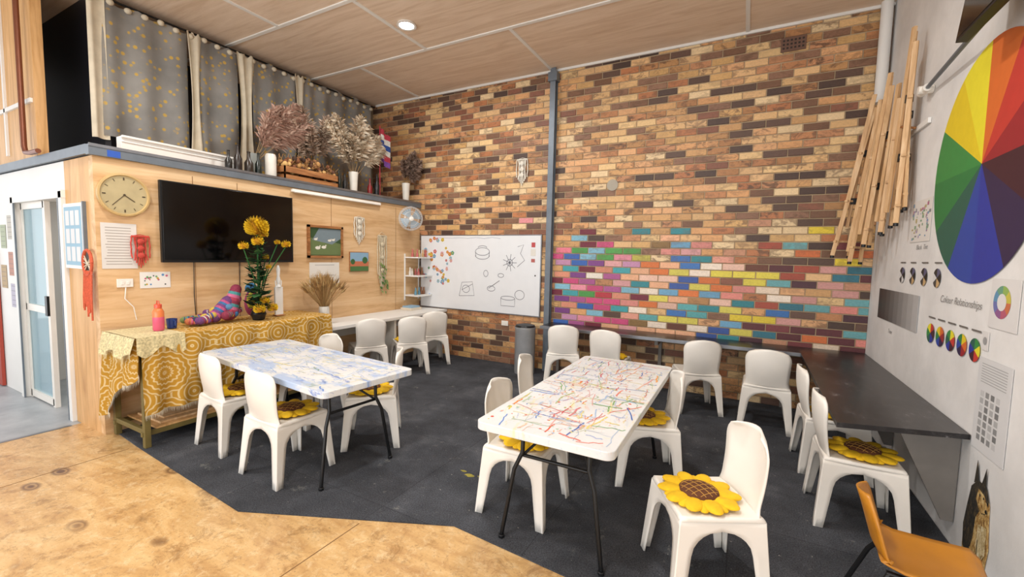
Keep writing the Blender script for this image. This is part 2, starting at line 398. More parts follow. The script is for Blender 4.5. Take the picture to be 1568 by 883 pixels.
b=B().m(flat('copper_pipe','#7c4a35',.4,.5)); b.tube([(-6.27,YF-.06,CZ),(-6.27,YF-.06,2.62),(-6.24,YF-.06,2.56),(-6.1,YF-.06,2.545),(-5.9,YF-.06,2.545)],.022,10); b.obj('water_pipe')
b=B().m(flat('pale_green_paint','#93ad9e',.6)); b.bb(-7.4,XP-.08,3.6,3.66,0,2.43); b.m(WHITE); b.bb(-7.46,-7.4,YF+.08,3.66,0,2.43); b.obj('wall_inner',0)
# door frame
b=B().m(WHITE)
for x in (-6.90,-5.56): b.bb(x-.035,x+.035,YF-.03,YF+.10,0,2.16)
b.bb(-6.93,-5.52,YF-.03,YF+.1,2.10,2.17); b.m(DKSTEEL); b.bb(-6.86,-6.84,YF-.032,YF-.02,0,2.1); b.bb(-5.62,-5.60,YF-.032,YF-.02,0,2.1); b.obj('trim_door',0)
b=B().m(PLASTIC)
for x in (-6.84,-6.17): b.bb(x-.03,x+.03,YF+.02,YF+.06,.0,2.1)
for z in (.05,1.0,2.07): b.bb(-6.84,-6.17,YF+.02,YF+.06,z-.035,z+.035)
b.m(GLASS); b.bb(-6.81,-6.2,YF+.035,YF+.045,.08,2.05); b.m(BLACKM); b.bb(-6.2,-6.14,YF,YF+.02,.95,1.15)
b.obj('door_1',0)
b=B().m(WOOD)
for x in (-6.35,-5.3): b.bb(x-.02,x+.02,3.1,3.5,0,1.9)
for z in (.3,.75,1.2,1.65): b.bb(-6.35,-5.3,3.1,3.5,z-.012,z+.012)
b.m(CLOTHC)
for z in (.312,.762,1.212,1.662):
    x=-6.3
    while x<-5.4:
        w_=R(.06,.16); b.c=hx(random.choice(['#3d8c5c','#d0476b','#e0a83a','#3570b0','#8a4a30','#e8e0d0','#1d5a4a'])); b.bb(x,x+w_*.9,3.15,3.4,z,z+R(.12,.32)); x+=w_
b.obj('storage_shelf',0,bevel=.004)

# steel column
b=B().m(DKSTEEL); b.bb(-2.515,-2.435,YB-.10,YB-.088,0.008,CZ); b.bb(-2.515,-2.435,YB-.02,YB-.006,0.008,CZ); b.bb(-2.48,-2.47,YB-.09,YB-.015,0.008,CZ)
b.bb(-2.54,-2.41,YB-.12,YB-.006,4.08,4.2)
b.obj('steel_column',0)
b=B().m(WHITE); b.cyl((1.10,YB-.07,CZ),(1.10,YB-.07,3.3),.05); b.cyl((1.10,YB-.07,3.34),(1.10,YB-.07,3.28),.058); b.obj('drain_pipe')

# ---------------------------------------------------------------- furniture
def chair_mesh(plastic):
    b=B().m(plastic)
    def hs(z): return .205+.035*(1-z/.44)
    zs=[0,.06,.13,.2,.26,.30,.33,.35,.365,.375,.40,.425]
    def wf(z):
        if z<.26: return .22+.11*z/.26
        if z<.375: 
            t=(z-.26)/.115; return .33+.67*(1-math.sqrt(max(0,1-t*t)))
        return 1
    def side(k,mir):
        pts=[]
        for z in zs:
            h=hs(z); w=wf(z)
            for t in (0,.12,.3,.65,1):
                s_=(-1+t*w)*h*mir; inset=-.012*math.sin(min(1,t*w)*pi/2)
                p=[(s_,h+inset),(h+inset,s_),(s_,-h-inset),(-h-inset,s_)][k]
                pts.append((p[0],p[1],z))
        n=5; b.add(pts,[(j*n+i,j*n+i+1,(j+1)*n+i+1,(j+1)*n+i) for j in range(len(zs)-1) for i in range(n-1)])
    for k in range(4):
        for mir in (1,-1): side(k,mir)
    def seat(u,v):
        x=(u-.5)*2; y=(v-.5)*2; h=hs(.43)
        dish=-.018*(1-x*x)*(1-y*y)
        e=max(abs(x),abs(y))
        z=.445+dish
        if e>.95: z=.425
        return (x*h,y*h,z)
    us=[0,.03,.1,.3,.5,.7,.9,.97,1]
    vs=[seat(u,v) for v in us for u in us]; n=9
    b.add(vs,[(j*n+i,j*n+i+1,(j+1)*n+i+1,(j+1)*n+i) for j in range(n-1) for i in range(n-1)])
    def back(u,v):
        x=(u-.5)*2
        w=.178+.022*v
        if v>.72:
            t=(v-.72)/.28; w=w-.085*(1-math.sqrt(max(0,1-t*t)))
        if v<.18: w+=.022*(1-v/.18)**2
        ztop=.385-.018*x*x
        return (x*w,-.195-.062*v**1.1-.022*math.sin(v*pi)+.052*x*x*(.35+.65*math.sin(min(1,v*1.2)*pi/2)),.43+ztop*v)
    b.grid(back,12,16)
    import bmesh
    me=b.mesh('plastic_chair',0)
    bm=bmesh.new(); bm.from_mesh(me); bmesh.ops.remove_doubles(bm,verts=bm.verts[:],dist=.0012); bmesh.ops.recalc_face_normals(bm,faces=bm.faces[:]); bm.to_mesh(me); bm.free()
    me.polygons.foreach_set('use_smooth',[True]*len(me.polygons))
    try: me.set_sharp_from_angle(angle=math.radians(50))
    except: pass
    return me
CH=chair_mesh(PLASTIC)
def chair(x,y,dx,dy,z=.009):
    o=place(CH,'plastic_chair',(x,y,z),facing(dx,dy))
    md=o.modifiers.new('bevel','BEVEL'); md.width=.016; md.segments=3; md.limit_method='ANGLE'; md.angle_limit=math.radians(50)
    md=o.modifiers.new('solid','SOLIDIFY'); md.thickness=.009; md.offset=-1
    return o
def cushion_mesh():
    b=B()
    YEL=flat('yellow_felt','#e6b814',.85,var=.14,sc_=30); BR=flat('brown_felt','#5b3318',.9,var=.2,sc_=30); ST=flat('stitch','#b98a3c',.8)
    b.m(YEL)
    for (n,off,rr,zz,L_,W_) in ((10,0,.138,.022,.066,.043),(10,.314,.112,.014,.07,.034)):
        for i in range(n):
            a=2*pi*i/n+off; rot=Matrix.Rotation(a,3,'Z')
            b.sph((math.cos(a)*rr,math.sin(a)*rr,zz),(L_,W_,.016),14,8,rot)
    b.m(BR); b.sph((0,0,.03),(.098,.098,.026),24,10)
    b.m(ST)
    for k in range(-2,3):
        for ax in (0,1):
            c_=k*.034; l=math.sqrt(max(0,.088**2-c_*c_)); pts=[]
            for i in range(9):
                t=-l+2*l*i/8; rr=math.sqrt(t*t+c_*c_)/.098; z=.03+.0262*math.sqrt(max(0,1-rr*rr))
                pts.append((t,c_,z) if ax==0 else (c_,t,z))
            b.tube(pts,.0016,5)
    return b.mesh('sunflower_cushion',60)
SF=cushion_mesh()
def cushion(x,y,z=.442,rz=0): place(SF,'sunflower_cushion',(x,y,z),rz)
chairs=[ # x,y,dx,dy,cushion
 (-2.98,2.00,.03,1,1),(-3.78,2.08,.08,1,1),(-2.84,2.72,-.75,-.66,1),(-3.70,2.76,-.05,-1,0),
 (-1.22,2.50,1,.03,1),(-1.40,3.28,1,.15,0),(-.60,3.33,-.94,-.34,1),(-.12,2.37,-.88,-.48,1),
 (-2.02,5.20,-.35,1,1),(-1.40,5.17,.05,1,1),(-.42,5.14,-.38,1,0),(.25,5.00,.02,1,0),
 (.68,4.22,1,.05,1),(.70,3.45,1,0.02,1),
 (-4.38,4.10,-.85,.5,0),(-4.08,4.58,-.8,.6,1),(-4.17,5.17,-.8,.6,0)]
for x,y,dx,dy,cu in chairs:
    chair(x,y,dx,dy)
    if cu:
        l=math.hypot(dx,dy); cushion(x+dx/l*.03,y+dy/l*.03,.448,R(0,1))

def rrect(hx_,hy_,r,n=6):
    pts=[]
    for cx,cy,a0 in ((hx_-r,hy_-r,0),(-hx_+r,hy_-r,pi/2),(-hx_+r,-hy_+r,pi),(hx_-r,-hy_+r,1.5*pi)):
        for i in range(n+1): a=a0+pi/2*i/n; pts.append((cx+r*math.cos(a),cy+r*math.sin(a)))
    return pts
def topmat(name,marb):
    m,nt,b=base(name,.35,0,.4); v=tex(nt); f=noise(nt,v,3,4)
    r=ramp(nt,[(.3,hx('#d0d2d2')),(.7,hx('#dedfde'))]); nt.links.new(f,r.inputs[0]); out=r.outputs[0]
    for sc2,th,col,am,rt in marb:
        f=noise(nt,tex(nt,(1,2.2,1),(0,0,rt)),sc2,7,.7,1.2); q=ramp(nt,[(th,(0,0,0)),(th+.09,(1,1,1))]); nt.links.new(f,q.inputs[0])
        out=mixc(nt,mt(nt,'MULTIPLY',q.outputs[0],am),out,hx(col))
    nt.links.new(out,b.inputs['Base Color']); return m
TOPL=topmat('painted_table_top_a',[(2.2,.48,'#86aadb',.6,.2),(4.5,.57,'#4f76c0',.8,.5),(3.5,.60,'#c4bc68',.5,1.0),(6,.60,'#7f9c86',.5,2.0)])
TOPR=topmat('painted_table_top_b',[(4,.57,'#ddd488',.5,.2),(5.5,.60,'#dc9872',.55,1.2),(5,.60,'#92b6ce',.6,2.2),(7,.62,'#90b080',.5,.7)])
def pale(c,k): return tuple(q*(1-k)+.7*k for q in hx(c))
def ftable(loc,rz,L_,W_,pal,dens,seed,TOP):
    rnd=random.Random(seed); b=B().m(TOP); top=.745
    b.prism(rrect(L_/2,W_/2,.05),top-.045,top)
    b.m(BLACKM)
    for e in (-1,1):
        xe=e*(L_/2-.24)
        for s_ in (-1,1):
            b.tube([(xe,s_*.20,top-.05),(xe+e*.01,s_*.20,.52),(xe+e*.03,s_*.24,.42),(xe+e*.06,s_*.30,.02)],.0135,8)
            b.cyl((xe+e*.06,s_*.30,.02),(xe+e*.06,s_*.30,-.0),.018)
            b.cyl((xe,s_*.20,.5),(xe-e*.28,s_*.03,top-.05),.009,seg=8)
        b.cyl((xe,-.20,.5),(xe,.20,.5),.011,seg=8); b.cyl((xe,-.28,top-.055),(xe,.28,top-.055),.014,seg=8)
    o=b.obj('folding_table',40,bevel=.006,loc=loc,rotz=rz)
    s=B().m(attrmat('dried_paint',.5,.1,30))
    for i in range(dens):
        s.c=pale(rnd.choice(pal),rnd.choice([0,.2,.45])); k=rnd.random()
        x=rnd.uniform(-L_/2+.06,L_/2-.06); y=rnd.gauss(0,.2)
        y=max(-W_/2+.05,min(W_/2-.05,y)); z=top+.0004+i*1.5e-6
        if k<.55:
            l=rnd.uniform(.03,.26); a=rnd.choice([0,pi/2,0])+rnd.gauss(0,.22); pts=[]
            w=rnd.choice([rnd.uniform(.002,.006),rnd.uniform(.005,.013)])
            for j in range(6):
                t=(j/5-.5)*l; px=x+math.cos(a)*t+rnd.gauss(0,.005); py=y+math.sin(a)*t+rnd.gauss(0,.005)
                pts.append((max(-L_/2+.02,min(L_/2-.02,px)),max(-W_/2+.02,min(W_/2-.02,py))))
            s.ribbon(pts,w,z)
        else:
            r_=rnd.uniform(.002,.012); n=8
            s.poly([(x+r_*rnd.uniform(.6,1.3)*math.cos(2*pi*q/n),y+r_*rnd.uniform(.5,1.1)*math.sin(2*pi*q/n),z) for q in range(n)])
    s.obj('paint_marks',0,parent=o,recalc=False)
ftable((-3.23,2.30,.009),math.radians(-6),1.88,.78,['#5f86c8','#7fa6dc','#9fc0e6','#6f8fd0','#7f9a7a','#d2c870','#8fb1d8','#9d9fa4','#dccf80'],300,3,TOPL)
ftable((-.875,2.88,.009),math.radians(90),1.88,.77,['#d9583a','#e0843a','#5f88cc','#dcc850','#7aa66a','#c7555a','#9fb8d8','#3f68b0','#d6dbe0','#e8a058','#a9b05a'],600,5,TOPR)

# benches
b=B().m(BENCH); b.bb(-2.42,XR-.005,5.33,YB-.012,.69,.72); b.m(STEEL); b.bb(-2.42,.56,5.318,5.33,.685,.722); b.bb(-2.42,.56,5.33,5.345,.7201,.7225)
b.m(BENCH); b.prism([(.53,3.12),(XR-.005,3.30),(XR-.005,5.33),(.56,5.33)],.69,.72)
b.m(flat('grey_bracket','#77726c',.6))
for y in (3.40,4.6): 
    M0=b.M; b.M=frame((XR,y,0),(-1,0,0),(0,0,1),(0,1,0)); b.prism([(.006,.15),(.006,.688),(.30,.688),(.27,.62),(.06,.15)],0,.02); b.M=M0
for x in (-2.3,-.9,.45): b.bb(x-.02,x+.02,5.4,YB-.012,.62,.69); b.bb(x-.02,x+.02,YB-.05,YB-.012,.009,.62)
b.obj('black_bench',0,bevel=.003)
b=B().m(WHITE); b.bb(XP+.003,-4.30,3.46,YB-.012,.72,.76)
for y in (3.5,4.6,5.68): b.bb(XP+.05,-4.36,y-.02,y+.02,.009,.72)
b.bb(XP+.005,XP+.03,3.5,5.68,.5,.72)
b.obj('white_desk',0,bevel=.003)

# cloth-covered table
TX0,TX1,TY0,TY1,TZ=-4.86,-4.26,1.60,3.42,.93
GREENW=flat('olive_painted_wood','#6e6032',.6,var=.2)
b=B().m(GREENW)
for x in (TX0+.04,TX1-.02):
    for y in (TY0+.03,TY1-.08):
        b.bb(x-.022,x+.022,y-.022,y+.022,.009,TZ-.03)
for y in (TY0+.03,TY1-.08): b.bb(TX0+.04,TX1-.04,y-.018,y+.018,.12,.16)
b.bb(TX1-.055,TX1-.025,TY0,TY1-.1,.10,.14); b.bb(TX0+.03,TX0+.06,TY0,TY1-.1,.10,.14)
b.m(PLYU); b.bb(TX0,TX1,TY0,TY1,TZ-.03,TZ-.004); b.bb(TX0+.03,TX1-.03,TY0+.1,TY1-.1,.14,.155)
b.m(WOOD); b.bb(TX0+.1,TX1-.08,1.75,2.3,.156,.175); b.bb(TX0+.12,TX1-.14,1.8,2.2,.176,.19); b.m(CLOTHC,'#6f4a7a'); b.sph((-4.6,2.35,.19),(.14,.12,.035),14,8)
b.obj('side_table',0,bevel=.003)
b=B().m(CLOTH)
def drop_x(y): # hem height on the long side
    return .66+.05*math.sin(y*2.2)-.25*max(0,(y-2.6)/.9)
NS,NT=96,44
def cl(u,v):
    y=TY0+(TY1-TY0)*u
    W=TX1-TX0; D=drop_x(y); tot=W+D; t=v*tot
    if t<W: return (TX0+t,y,TZ+.002)
    h=t-W; k=min(1,h/.15)
    wav=(.018*math.sin(y*17)+.013*math.sin(y*41+1)+.009*math.sin(y*29+h*6))*k*(.6+h)
    return (TX1+.014+wav+.03*h,y,TZ+.002-h)
n=len(b.v)
for j in range(NT+1):
    for i in range(NS+1):
        u=i/NS; v_=j/NT; p=cl(u,v_); y=TY0+(TY1-TY0)*u; W=TX1-TX0; tot=W+drop_x(y)
        b.v.append(Vector(p)); b.cl.append((y,v_*tot,0))
for j in range(NT):
    for i in range(NS): b.f.append([n+j*(NS+1)+i,n+j*(NS+1)+i+1,n+(j+1)*(NS+1)+i+1,n+(j+1)*(NS+1)+i]); b.mi.append(0)
n=len(b.v); NE=36
def en(u,h): 
    x=TX0+(TX1+.02-TX0)*u; wav=.018*math.sin(x*26)*min(1,h/.12)+.008*math.sin(x*51)*min(1,h/.12)
    return Vector((x-.04*h*(1-u),TY0-.014+wav-.06*h,TZ+.002-h))
DE=lambda u:.74-.48*u+.05*math.sin(u*9)
for j in range(21):
    for i in range(NE+1):
        u=i/NE; h=j/20*DE(u)
        b.v.append(en(u,h)); b.cl.append((TY0-h,u*(TX1-TX0),0))
for j in range(20):
    for i in range(NE): b.f.append([n+j*(NE+1)+i,n+j*(NE+1)+i+1,n+(j+1)*(NE+1)+i+1,n+(j+1)*(NE+1)+i]); b.mi.append(0)
b.m(CREAM)
for i in range(260):
    u=i/260; p=Vector(cl(u,1)); x,y,z=p
    b.add([(x,y,z),(x,y+.005,z),(x+R(-.005,.01),y+R(-.004,.008),z-.045)],[(0,1,2)])
for i in range(90):
    u=i/90; p=en(u,DE(u)); b.add([p,p+Vector((.006,0,0)),p+Vector((R(-.01,.01),0,-.05))],[(0,1,2)])
b.obj('patterned_tablecloth',60,recalc=False)
b=B().m(flat('cream_lace','#d4c698',.9,var=.4,sc_=60))
b.grid(lambda u,v:(TX0+.02+(TX1-TX0)*u,TY0-.03+.34*v,TZ+.006),6,4)
b.grid(lambda u,v:(TX0+.02+(TX1-TX0)*u,TY0-.04-.012*math.sin(u*26)*v-.03*v,TZ+.006-v*(.16+.03*math.sin(u*12))),40,6)
b.grid(lambda u,v:(TX1+.024+.008*math.sin(u*20)*v,TY0-.03+.34*u,TZ+.006-v*(.13+.04*math.sin(u*9))),24,6)
for i in range(110):
    u=i/110; x=TX0+.02+(TX1-TX0)*u; z=TZ+.006-(.16+.03*math.sin(u*12)); y=TY0-.07-.012*math.sin(u*26); b.add([(x,y,z),(x+.004,y,z),(x+R(-.005,.008),y,z-.05)],[(0,1,2)])
b.obj('lace_runner',60,recalc=False)

# ---------------------------------------------------------------- things on cloth table
z0=TZ+.0085
b=B().m(GLOSSC,'#d85a7a'); b.lathe((0,0,0),[(.035,0),(.042,.01),(.042,.12)],20); b.c=hx('#dd7a44'); b.lathe((0,0,.12),[(.042,0),(.042,.045),(.03,.07),(.024,.08)],20); b.c=hx('#d8583e'); b.lathe((0,0,.2),[(.028,0),(.028,.03),(.02,.035)],20)
b.tube([(-.02,0,.23),(-.015,0,.26),(.015,0,.26),(.02,0,.23)],.005); b.obj('drink_bottle',loc=(-4.50,1.83,z0))
b=B().m(GLOSSC,'#1f3a7a'); b.lathe((0,0,0),[(.036,0),(.042,.085),(.038,.085),(.034,.01)],20); b.tube([(.04,0,.07),(.065,0,.065),(.065,0,.03),(.038,0,.02)],.006,8); b.obj('mug',loc=(-4.56,1.955,z0))
b=B().m(CLOTHC)
cols=['#a83a50','#c4668a','#3a6a9a','#4a8f90','#c9ab4a','#6f4076','#c4744a','#ddd6c6','#2f4676','#8a3048','#7a8a50']
def sock(p0,p1,r0,r1,st):
    p0=Vector(p0);p1=Vector(p1); n=8
    for i in range(n):
        b.c=hx(st[i%len(st)]); a=p0.lerp(p1,i/n); c_=p0.lerp(p1,(i+1)/n); ra=r0+(r1-r0)*i/n; rb=r0+(r1-r0)*(i+1)/n
        b.cyl(a,c_,ra,rb,12)
    b.sph(p0,r0,12,8); b.sph(p1,r1,12,8)
for i in range(20):
    t=i/19; y=-.22+.44*t; z=.035+.16*t*R(.2,1); st=random.sample(cols,3)
    a=R(-.8,.8); d=Vector((math.sin(a)*.6,math.cos(a),R(-.2,.35)))*R(.07,.12)
    c_=Vector((R(-.07,.09),y,z)); p0_=c_-d*.5; p1_=c_+d*.5; p0_.z=max(.046,p0_.z); p1_.z=max(.036,p1_.z)
    sock(p0_,p1_,R(.03,.046),R(.018,.034),st)
for c_,r_,q in (((0,.18,.22),.058,'#a84a72'),((.03,.10,.15),.05,'#5a87ad'),((.05,-.2,.045),.04,'#26364e')):
    b.c=hx(q); b.sph(c_,(r_,r_*1.15,r_*.9),16,10,fn=lambda p:1+.06*math.sin(14*p.x+3)*math.sin(11*p.z))
sock((0,.12,.09),(.0,.20,.32),.085,.05,['#a83a50','#c4668a','#4a8f90','#8a3048'])
sock((.02,-.02,.065),(.0,.12,.20),.06,.06,['#b8547e','#6f4076','#3a6a9a'])
b.obj('knitted_doll_pile',loc=(-4.57,2.33,z0))

def yflower(b,c,r,n=60,col='#ecc216'):
    b.m(PLANT,col); c=Vector(c)
    for i in range(n):
        ph=math.acos(1-1.7*(i+.5)/n); th=i*2.39996
        d=Vector((math.sin(ph)*math.cos(th),math.sin(ph)*math.sin(th),math.cos(ph)))
        a=d.orthogonal().normalized(); w=r*.22; k=d.cross(a)
        base_=c+d*r*.35; mid=c+d*r*.8; tip=c+d*r*1.05
        sh=R(.7,1.05); b.c=tuple(q*sh for q in hx(col))
        b.add([base_-k*w*.4,base_+k*w*.4,mid+k*w,tip+Vector((0,0,r*.12)),mid-k*w],[(0,1,2,3,4)])
    b.c=hx('#c98c12'); b.sph(c,r*.6,10,6)
b=B().m(flat('black_pot','#15171a',.35)); b.lathe((0,0,0),[(.055,0),(.075,.06),(.06,.1),(.03,.14),(.035,.16)],20)
stems=[(.0,.0,.80,.115),(.02,-.15,.61,.05),(.03,.30,.64,.05),(.0,.07,.74,.05),(.03,.2,.66,.032),(.06,-.03,.66,.06),(-.02,.1,.5,.035),(.06,.08,.4,.03)]
for x,y,h_,r_ in stems:
    b.m(PLANT,'#2f6a30'); b.tube([(0,0,.13),(x*.4,y*.3,.13+h_*.5),(x,y,.13+h_)],.0055,6)
    yflower(b,(x,y,.15+h_),r_,130 if r_>.06 else 50)
for c_,r_ in (((.10,-.05,.12),.06),((.10,.09,.12),.055),((.08,.02,.2),.05)): yflower(b,c_,r_,60)
b.m(PLANT)
for i in range(330):
    z=R(.12,.8); a=R(0,2*pi); l=R(.06,.14)*(1.2-.5*z); b.c=hx(random.choice(['#2d5f2a','#2b5a2a','#3d6a30','#1f4a26','#1a3c20']))
    d=Vector((math.cos(a),math.sin(a),R(-.3,.5))); p=Vector((d.x*.02,d.y*.02,z)); k=Vector((-d.y,d.x,0))*l*.32
    b.add([p,p+d*l*.5+k,p+d*l,p+d*l*.5-k],[(0,1,2,3)])
b.obj('flower_arrangement',30,loc=(-4.46,2.69,z0))
b=B().m(CLOTHC,'#a8446a'); b.sph((0,0,.15),(.06,.07,.14),16,12); b.c=hx('#3c7aa8'); b.sph((0,.0,.31),(.055,.06,.06),16,10); b.c=hx('#d2c444'); b.sph((.04,-.03,.18),(.035,.04,.09),12,8); b.c=hx('#3f8a5a'); b.sph((0,.055,.13),(.04,.05,.12),12,8)
b.c=hx('#2a2a2a'); b.cyl((.03,-.05,.31),(.05,-.10,.28),.02,.003,8); b.sph((.045,-.03,.33),.008,8,6); b.c=hx('#c04a4a'); b.tube([(0,.03,.08),(0,.10,.04),(0,.16,.012)],[.035,.022,.01]); b.obj('parrot_ornament',loc=(-4.70,2.76,z0))
b=B().m(WHITE); b.bb(-.012,.012,-.045,.045,0,.32); b.lathe((0,0,.32),[(.03,0),(.015,.03),(.024,.08),(.014,.12),(.02,.2),(.008,.24)],14); b.m(BIRCH); b.bb(-.04,.04,-.05,.05,-.0,.012)
for k in (-.028,-.01,.01,.028): b.m(WHITE); b.cyl((0,k,.32),(0,k*1.3,.42-abs(k)),.008,.006,8)
b.obj('white_hand_ornament',bevel=.003,loc=(-4.56,2.98,z0))
def wheat(b,n,zb,h,sp,cols_):
    for i in range(n):
        a=R(0,2*pi); l=R(.1,1)*sp; hh=h*R(.75,1.05)*(1-.25*l/sp); ex,ey=math.cos(a)*l,math.sin(a)*l
        b.c=hx(random.choice(cols_)); b.tube([(0,0,zb),(ex*.35,ey*.35,zb+hh*.5),(ex,ey,zb+hh)],.002,4)
        d=Vector((ex*.4,ey*.4,hh*.3)).normalized(); p=Vector((ex,ey,zb+hh))
        b.tube([p,p+d*.03,p+d*.08],[.004,.012,.001],5)
        for k in range(6): q=p+d*R(0,.07); b.tube([q,q+d*.06+Vector((R(-.025,.025),R(-.025,.025),0))],.001,3)
b=B().m(flat('ceramic_white','#dcd8ce',.3)); b.lathe((0,0,0),[(.05,0),(.062,.02),(.062,.2),(.055,.22),(.05,.22),(.05,.05)],20)
b.m(PLANT); wheat(b,170,.12,.44,.22,['#c09a62','#a8804c','#cbab74','#8f6e42']); b.obj('wheat_vase',loc=(-4.60,3.60,.762))

# ---------------------------------------------------------------- ply wall objects
def wallobj(F,name,fn,bevel=0,smooth=30):
    b=B(); b.M=F; fn(b); return b.obj(name,smooth,bevel=bevel)
def tv(b):
    b.m(BLACKM); b.box((2.685,1.91,.05),(1.34,.77,.035)); b.box((2.685,1.91,.018),(.4,.4,.03)); b.m(GLASSY); b.box((2.685,1.917,.0685),(1.31,.735,.003))
    b.m(BLACKM); b.tube([(2.3,1.53,.02),(2.3,1.2,.008),(2.31,.95,.008)],.004,6); b.tube([(2.75,1.53,.02),(2.75,1.2,.008),(2.74,1.0,.008)],.004,6)
wallobj(FP,'television',tv,.004)
def clock(b):
    b.m(flat('clock_rim','#c0a26c',.4)); cx,cy=1.765,2.12
    n=40
    b.M=FP@Matrix.Translation((cx,cy,0)); b.lathe((0,0,0.001),[(.185,0),(.19,.02),(.185,.04),(.172,.042),(.165,.028)],n)
    b.m(flat('clock_face','#b5a67e',.5)); b.disc(0,0,.030,.168,n); b.m(PAINT,'#4a3c28')
    for i in range(12):
        a=i*pi/6; b.box((math.sin(a)*.14,math.cos(a)*.14,.0315),(.010 if i%3==0 else .005,.024,.001),Matrix.Rotation(-a,4,'Z'))
    for a,l,w in ((2.2,.09,.007),(-2.4,.13,.005)): b.box((math.sin(a)*l/2,math.cos(a)*l/2,.033),(w,l,.001),Matrix.Rotation(-a,4,'Z'))
    b.disc(0,0,.034,.01,12)
wallobj(FP,'wall_clock',clock)
def sheet(F,name,x0,x1,z0_,z1_,lines=0,col='#e0ddd7',rot=0,ink='#777777'):
    def fn(b):
        b.M=F@Matrix.Translation(((x0+x1)/2,(z0_+z1_)/2,0))@Matrix.Rotation(rot,4,'Z'); w=(x1-x0)/2; h=(z1_-z0_)/2
        b.m(PAPER,col); b.box((0,0,.004),(2*w,2*h,.002))
        b.c=hx(ink)
        for i in range(lines):
            y=h*.8-(1.6*h)*i/max(1,lines-1); b.box((-w*.08*R(0,1),y,.0055),(w*R(1.2,1.6),h*.03,.0006))
    return wallobj(F,name,fn,0,0)
sheet(FP,'notice_paper',1.60,1.85,1.47,1.87,14,'#d6d2cc',0,'#a09890')
def pic_small(b):
    b.m(PAPER,'#e0ddd7'); b.box((1.98,1.36,.004),(.24,.15,.002))
    for i in range(16): b.c=hx(random.choice(['#c0607a','#5a8ab8','#c8a040','#70a070','#444444'])); b.disc(1.98+R(-.09,.09),1.36+R(-.05,.05),.0056,R(.006,.012),8)
wallobj(FP,'flower_drawing',pic_small,0,0)
def switch(b): b.m(PLASTIC); b.box((1.75,1.34,.008),(.115,.075,.014)); b.box((1.73,1.34,.017),(.02,.03,.006)); b.box((1.77,1.34,.017),(.02,.03,.006)); b.m(WHITE); b.tube([(1.75,1.3,.02),(1.74,1.2,.02),(1.80,1.12,.02),(1.82,1.0,.015)],.004,6)
wallobj(FP,'power_outlet',switch,.002)
def sw2(b): b.m(PLASTIC); b.box((-3.20,.63,.008),(.115,.075,.014)); b.box((-3.22,.63,.017),(.02,.03,.006)); b.box((-3.18,.63,.017),(.02,.03,.006))
wallobj(FB,'power_outlet',sw2,.002)
def paint1(b):
    cx,cy,w,h=3.86,1.79,.54,.42
    b.m(BIRCH); 
    for s_ in (-1,1): b.box((cx+s_*(w/2-.015),cy,.016),(.03,h,.028)); b.box((cx,cy+s_*(h/2-.015),.016),(w,.03,.028))
    b.m(PAINT,'#35502e'); b.box((cx,cy,.01),(w-.04,h-.04,.004)); b.c=hx('#66784a'); b.prism([(cx-.24,cy-.17),(cx+.24,cy-.17),(cx+.24,cy-.02),(cx-.24,cy+.05)],.012,.0126)
    b.c=hx('#75858c'); b.prism([(cx-.2,cy+.02),(cx+.1,cy-.03),(cx+.24,cy+.05),(cx+.24,cy+.17),(cx-.1,cy+.17)],.0127,.0132)
    b.c=hx('#e0dccf')
    for x_,y_,r_ in ((-.12,-.08,.03),(-.03,-.07,.028),(.06,.02,.022),(.12,.03,.02),(-.15,.03,.02)):
        b.disc(cx+x_,cy+y_,.0140,r_*1.3,14,ry=r_*.7); b.disc(cx+x_+r_*1.1,cy+y_+r_*.8,.0140,r_*.35,10); b.ribbon([(cx+x_+r_*.8,cy+y_),(cx+x_+r_*1.1,cy+y_+r_*.8)],r_*.35,.0141)
wallobj(FP,'framed_painting',paint1,0,0)
def paint2(b):
    cx,cy,w,h=4.42,1.53,.34,.28
    b.m(BIRCH); b.box((cx,cy,.011),(w,h,.018)); b.m(PAINT,'#86a9c2'); b.box((cx,cy+.04,.0205),(w-.01,h-.1,.001)); b.c=hx('#c4704e'); b.box((cx,cy-.04,.0208),(w-.01,.09,.001)); b.c=hx('#4a703a'); b.box((cx,cy-.1,.0211),(w-.01,.07,.001)); b.c=hx('#356030'); b.disc(cx+.1,cy+.02,.0218,.05,12); b.disc(cx-.12,cy+.0,.0218,.04,12)
wallobj(FP,'landscape_painting',paint2,0,0)
sheet(FP,'drawing_paper',3.62,4.08,1.18,1.52,3,'#dedad2')
def macrame(F,x,zt,zb,w,col,name,leaf=False):
    def fn(b):
        b.m(CLOTHC,col); h=zt-zb
        b.tube([(x-w/2,zt-.06*h,.02),(x,zt-.06*h,.024),(x+w/2,zt-.06*h,.02)],.009,8)
        b.tube([(x-w/2,zt-.06*h,.02),(x,zt,.012),(x+w/2,zt-.06*h,.02)],.003,5)
        n=9
        for i in range(n):
            t=i/(n-1)-.5; l=h*(.95-.5*abs(t)*1.2)
            pts=[(x+t*w*(1-.25*math.sin(k/7*pi)*(1 if i%2 else -.3)),zt-.06*h-l*.94*k/7,.02+.006*math.sin(k*2+i)) for k in range(8)]
            b.tube(pts,w*.045,6)
        for k in range(3): b.sph((x,zt-h*(.2+.2*k),.03),(w*.22,w*.2,.015),10,6)
        if leaf:
            b.m(PLANT)
            for i in range(26):
                b.c=hx(random.choice(['#4a7a3a','#6b8a4a','#8a9a5a'])); px=x+R(-w,w)*.5; pz=zb+h*R(.05,.6); l=.05
                b.add([(px,pz,.03),(px+l*.5,pz-.02,.05),(px+l*R(.2,1),pz-.06,.04),(px-.01,pz-.03,.05)],[(0,1,2,3)])
    return wallobj(F,name,fn)
macrame(FP,1.87,1.78,1.46,.13,'#c8483c','red_macrame')
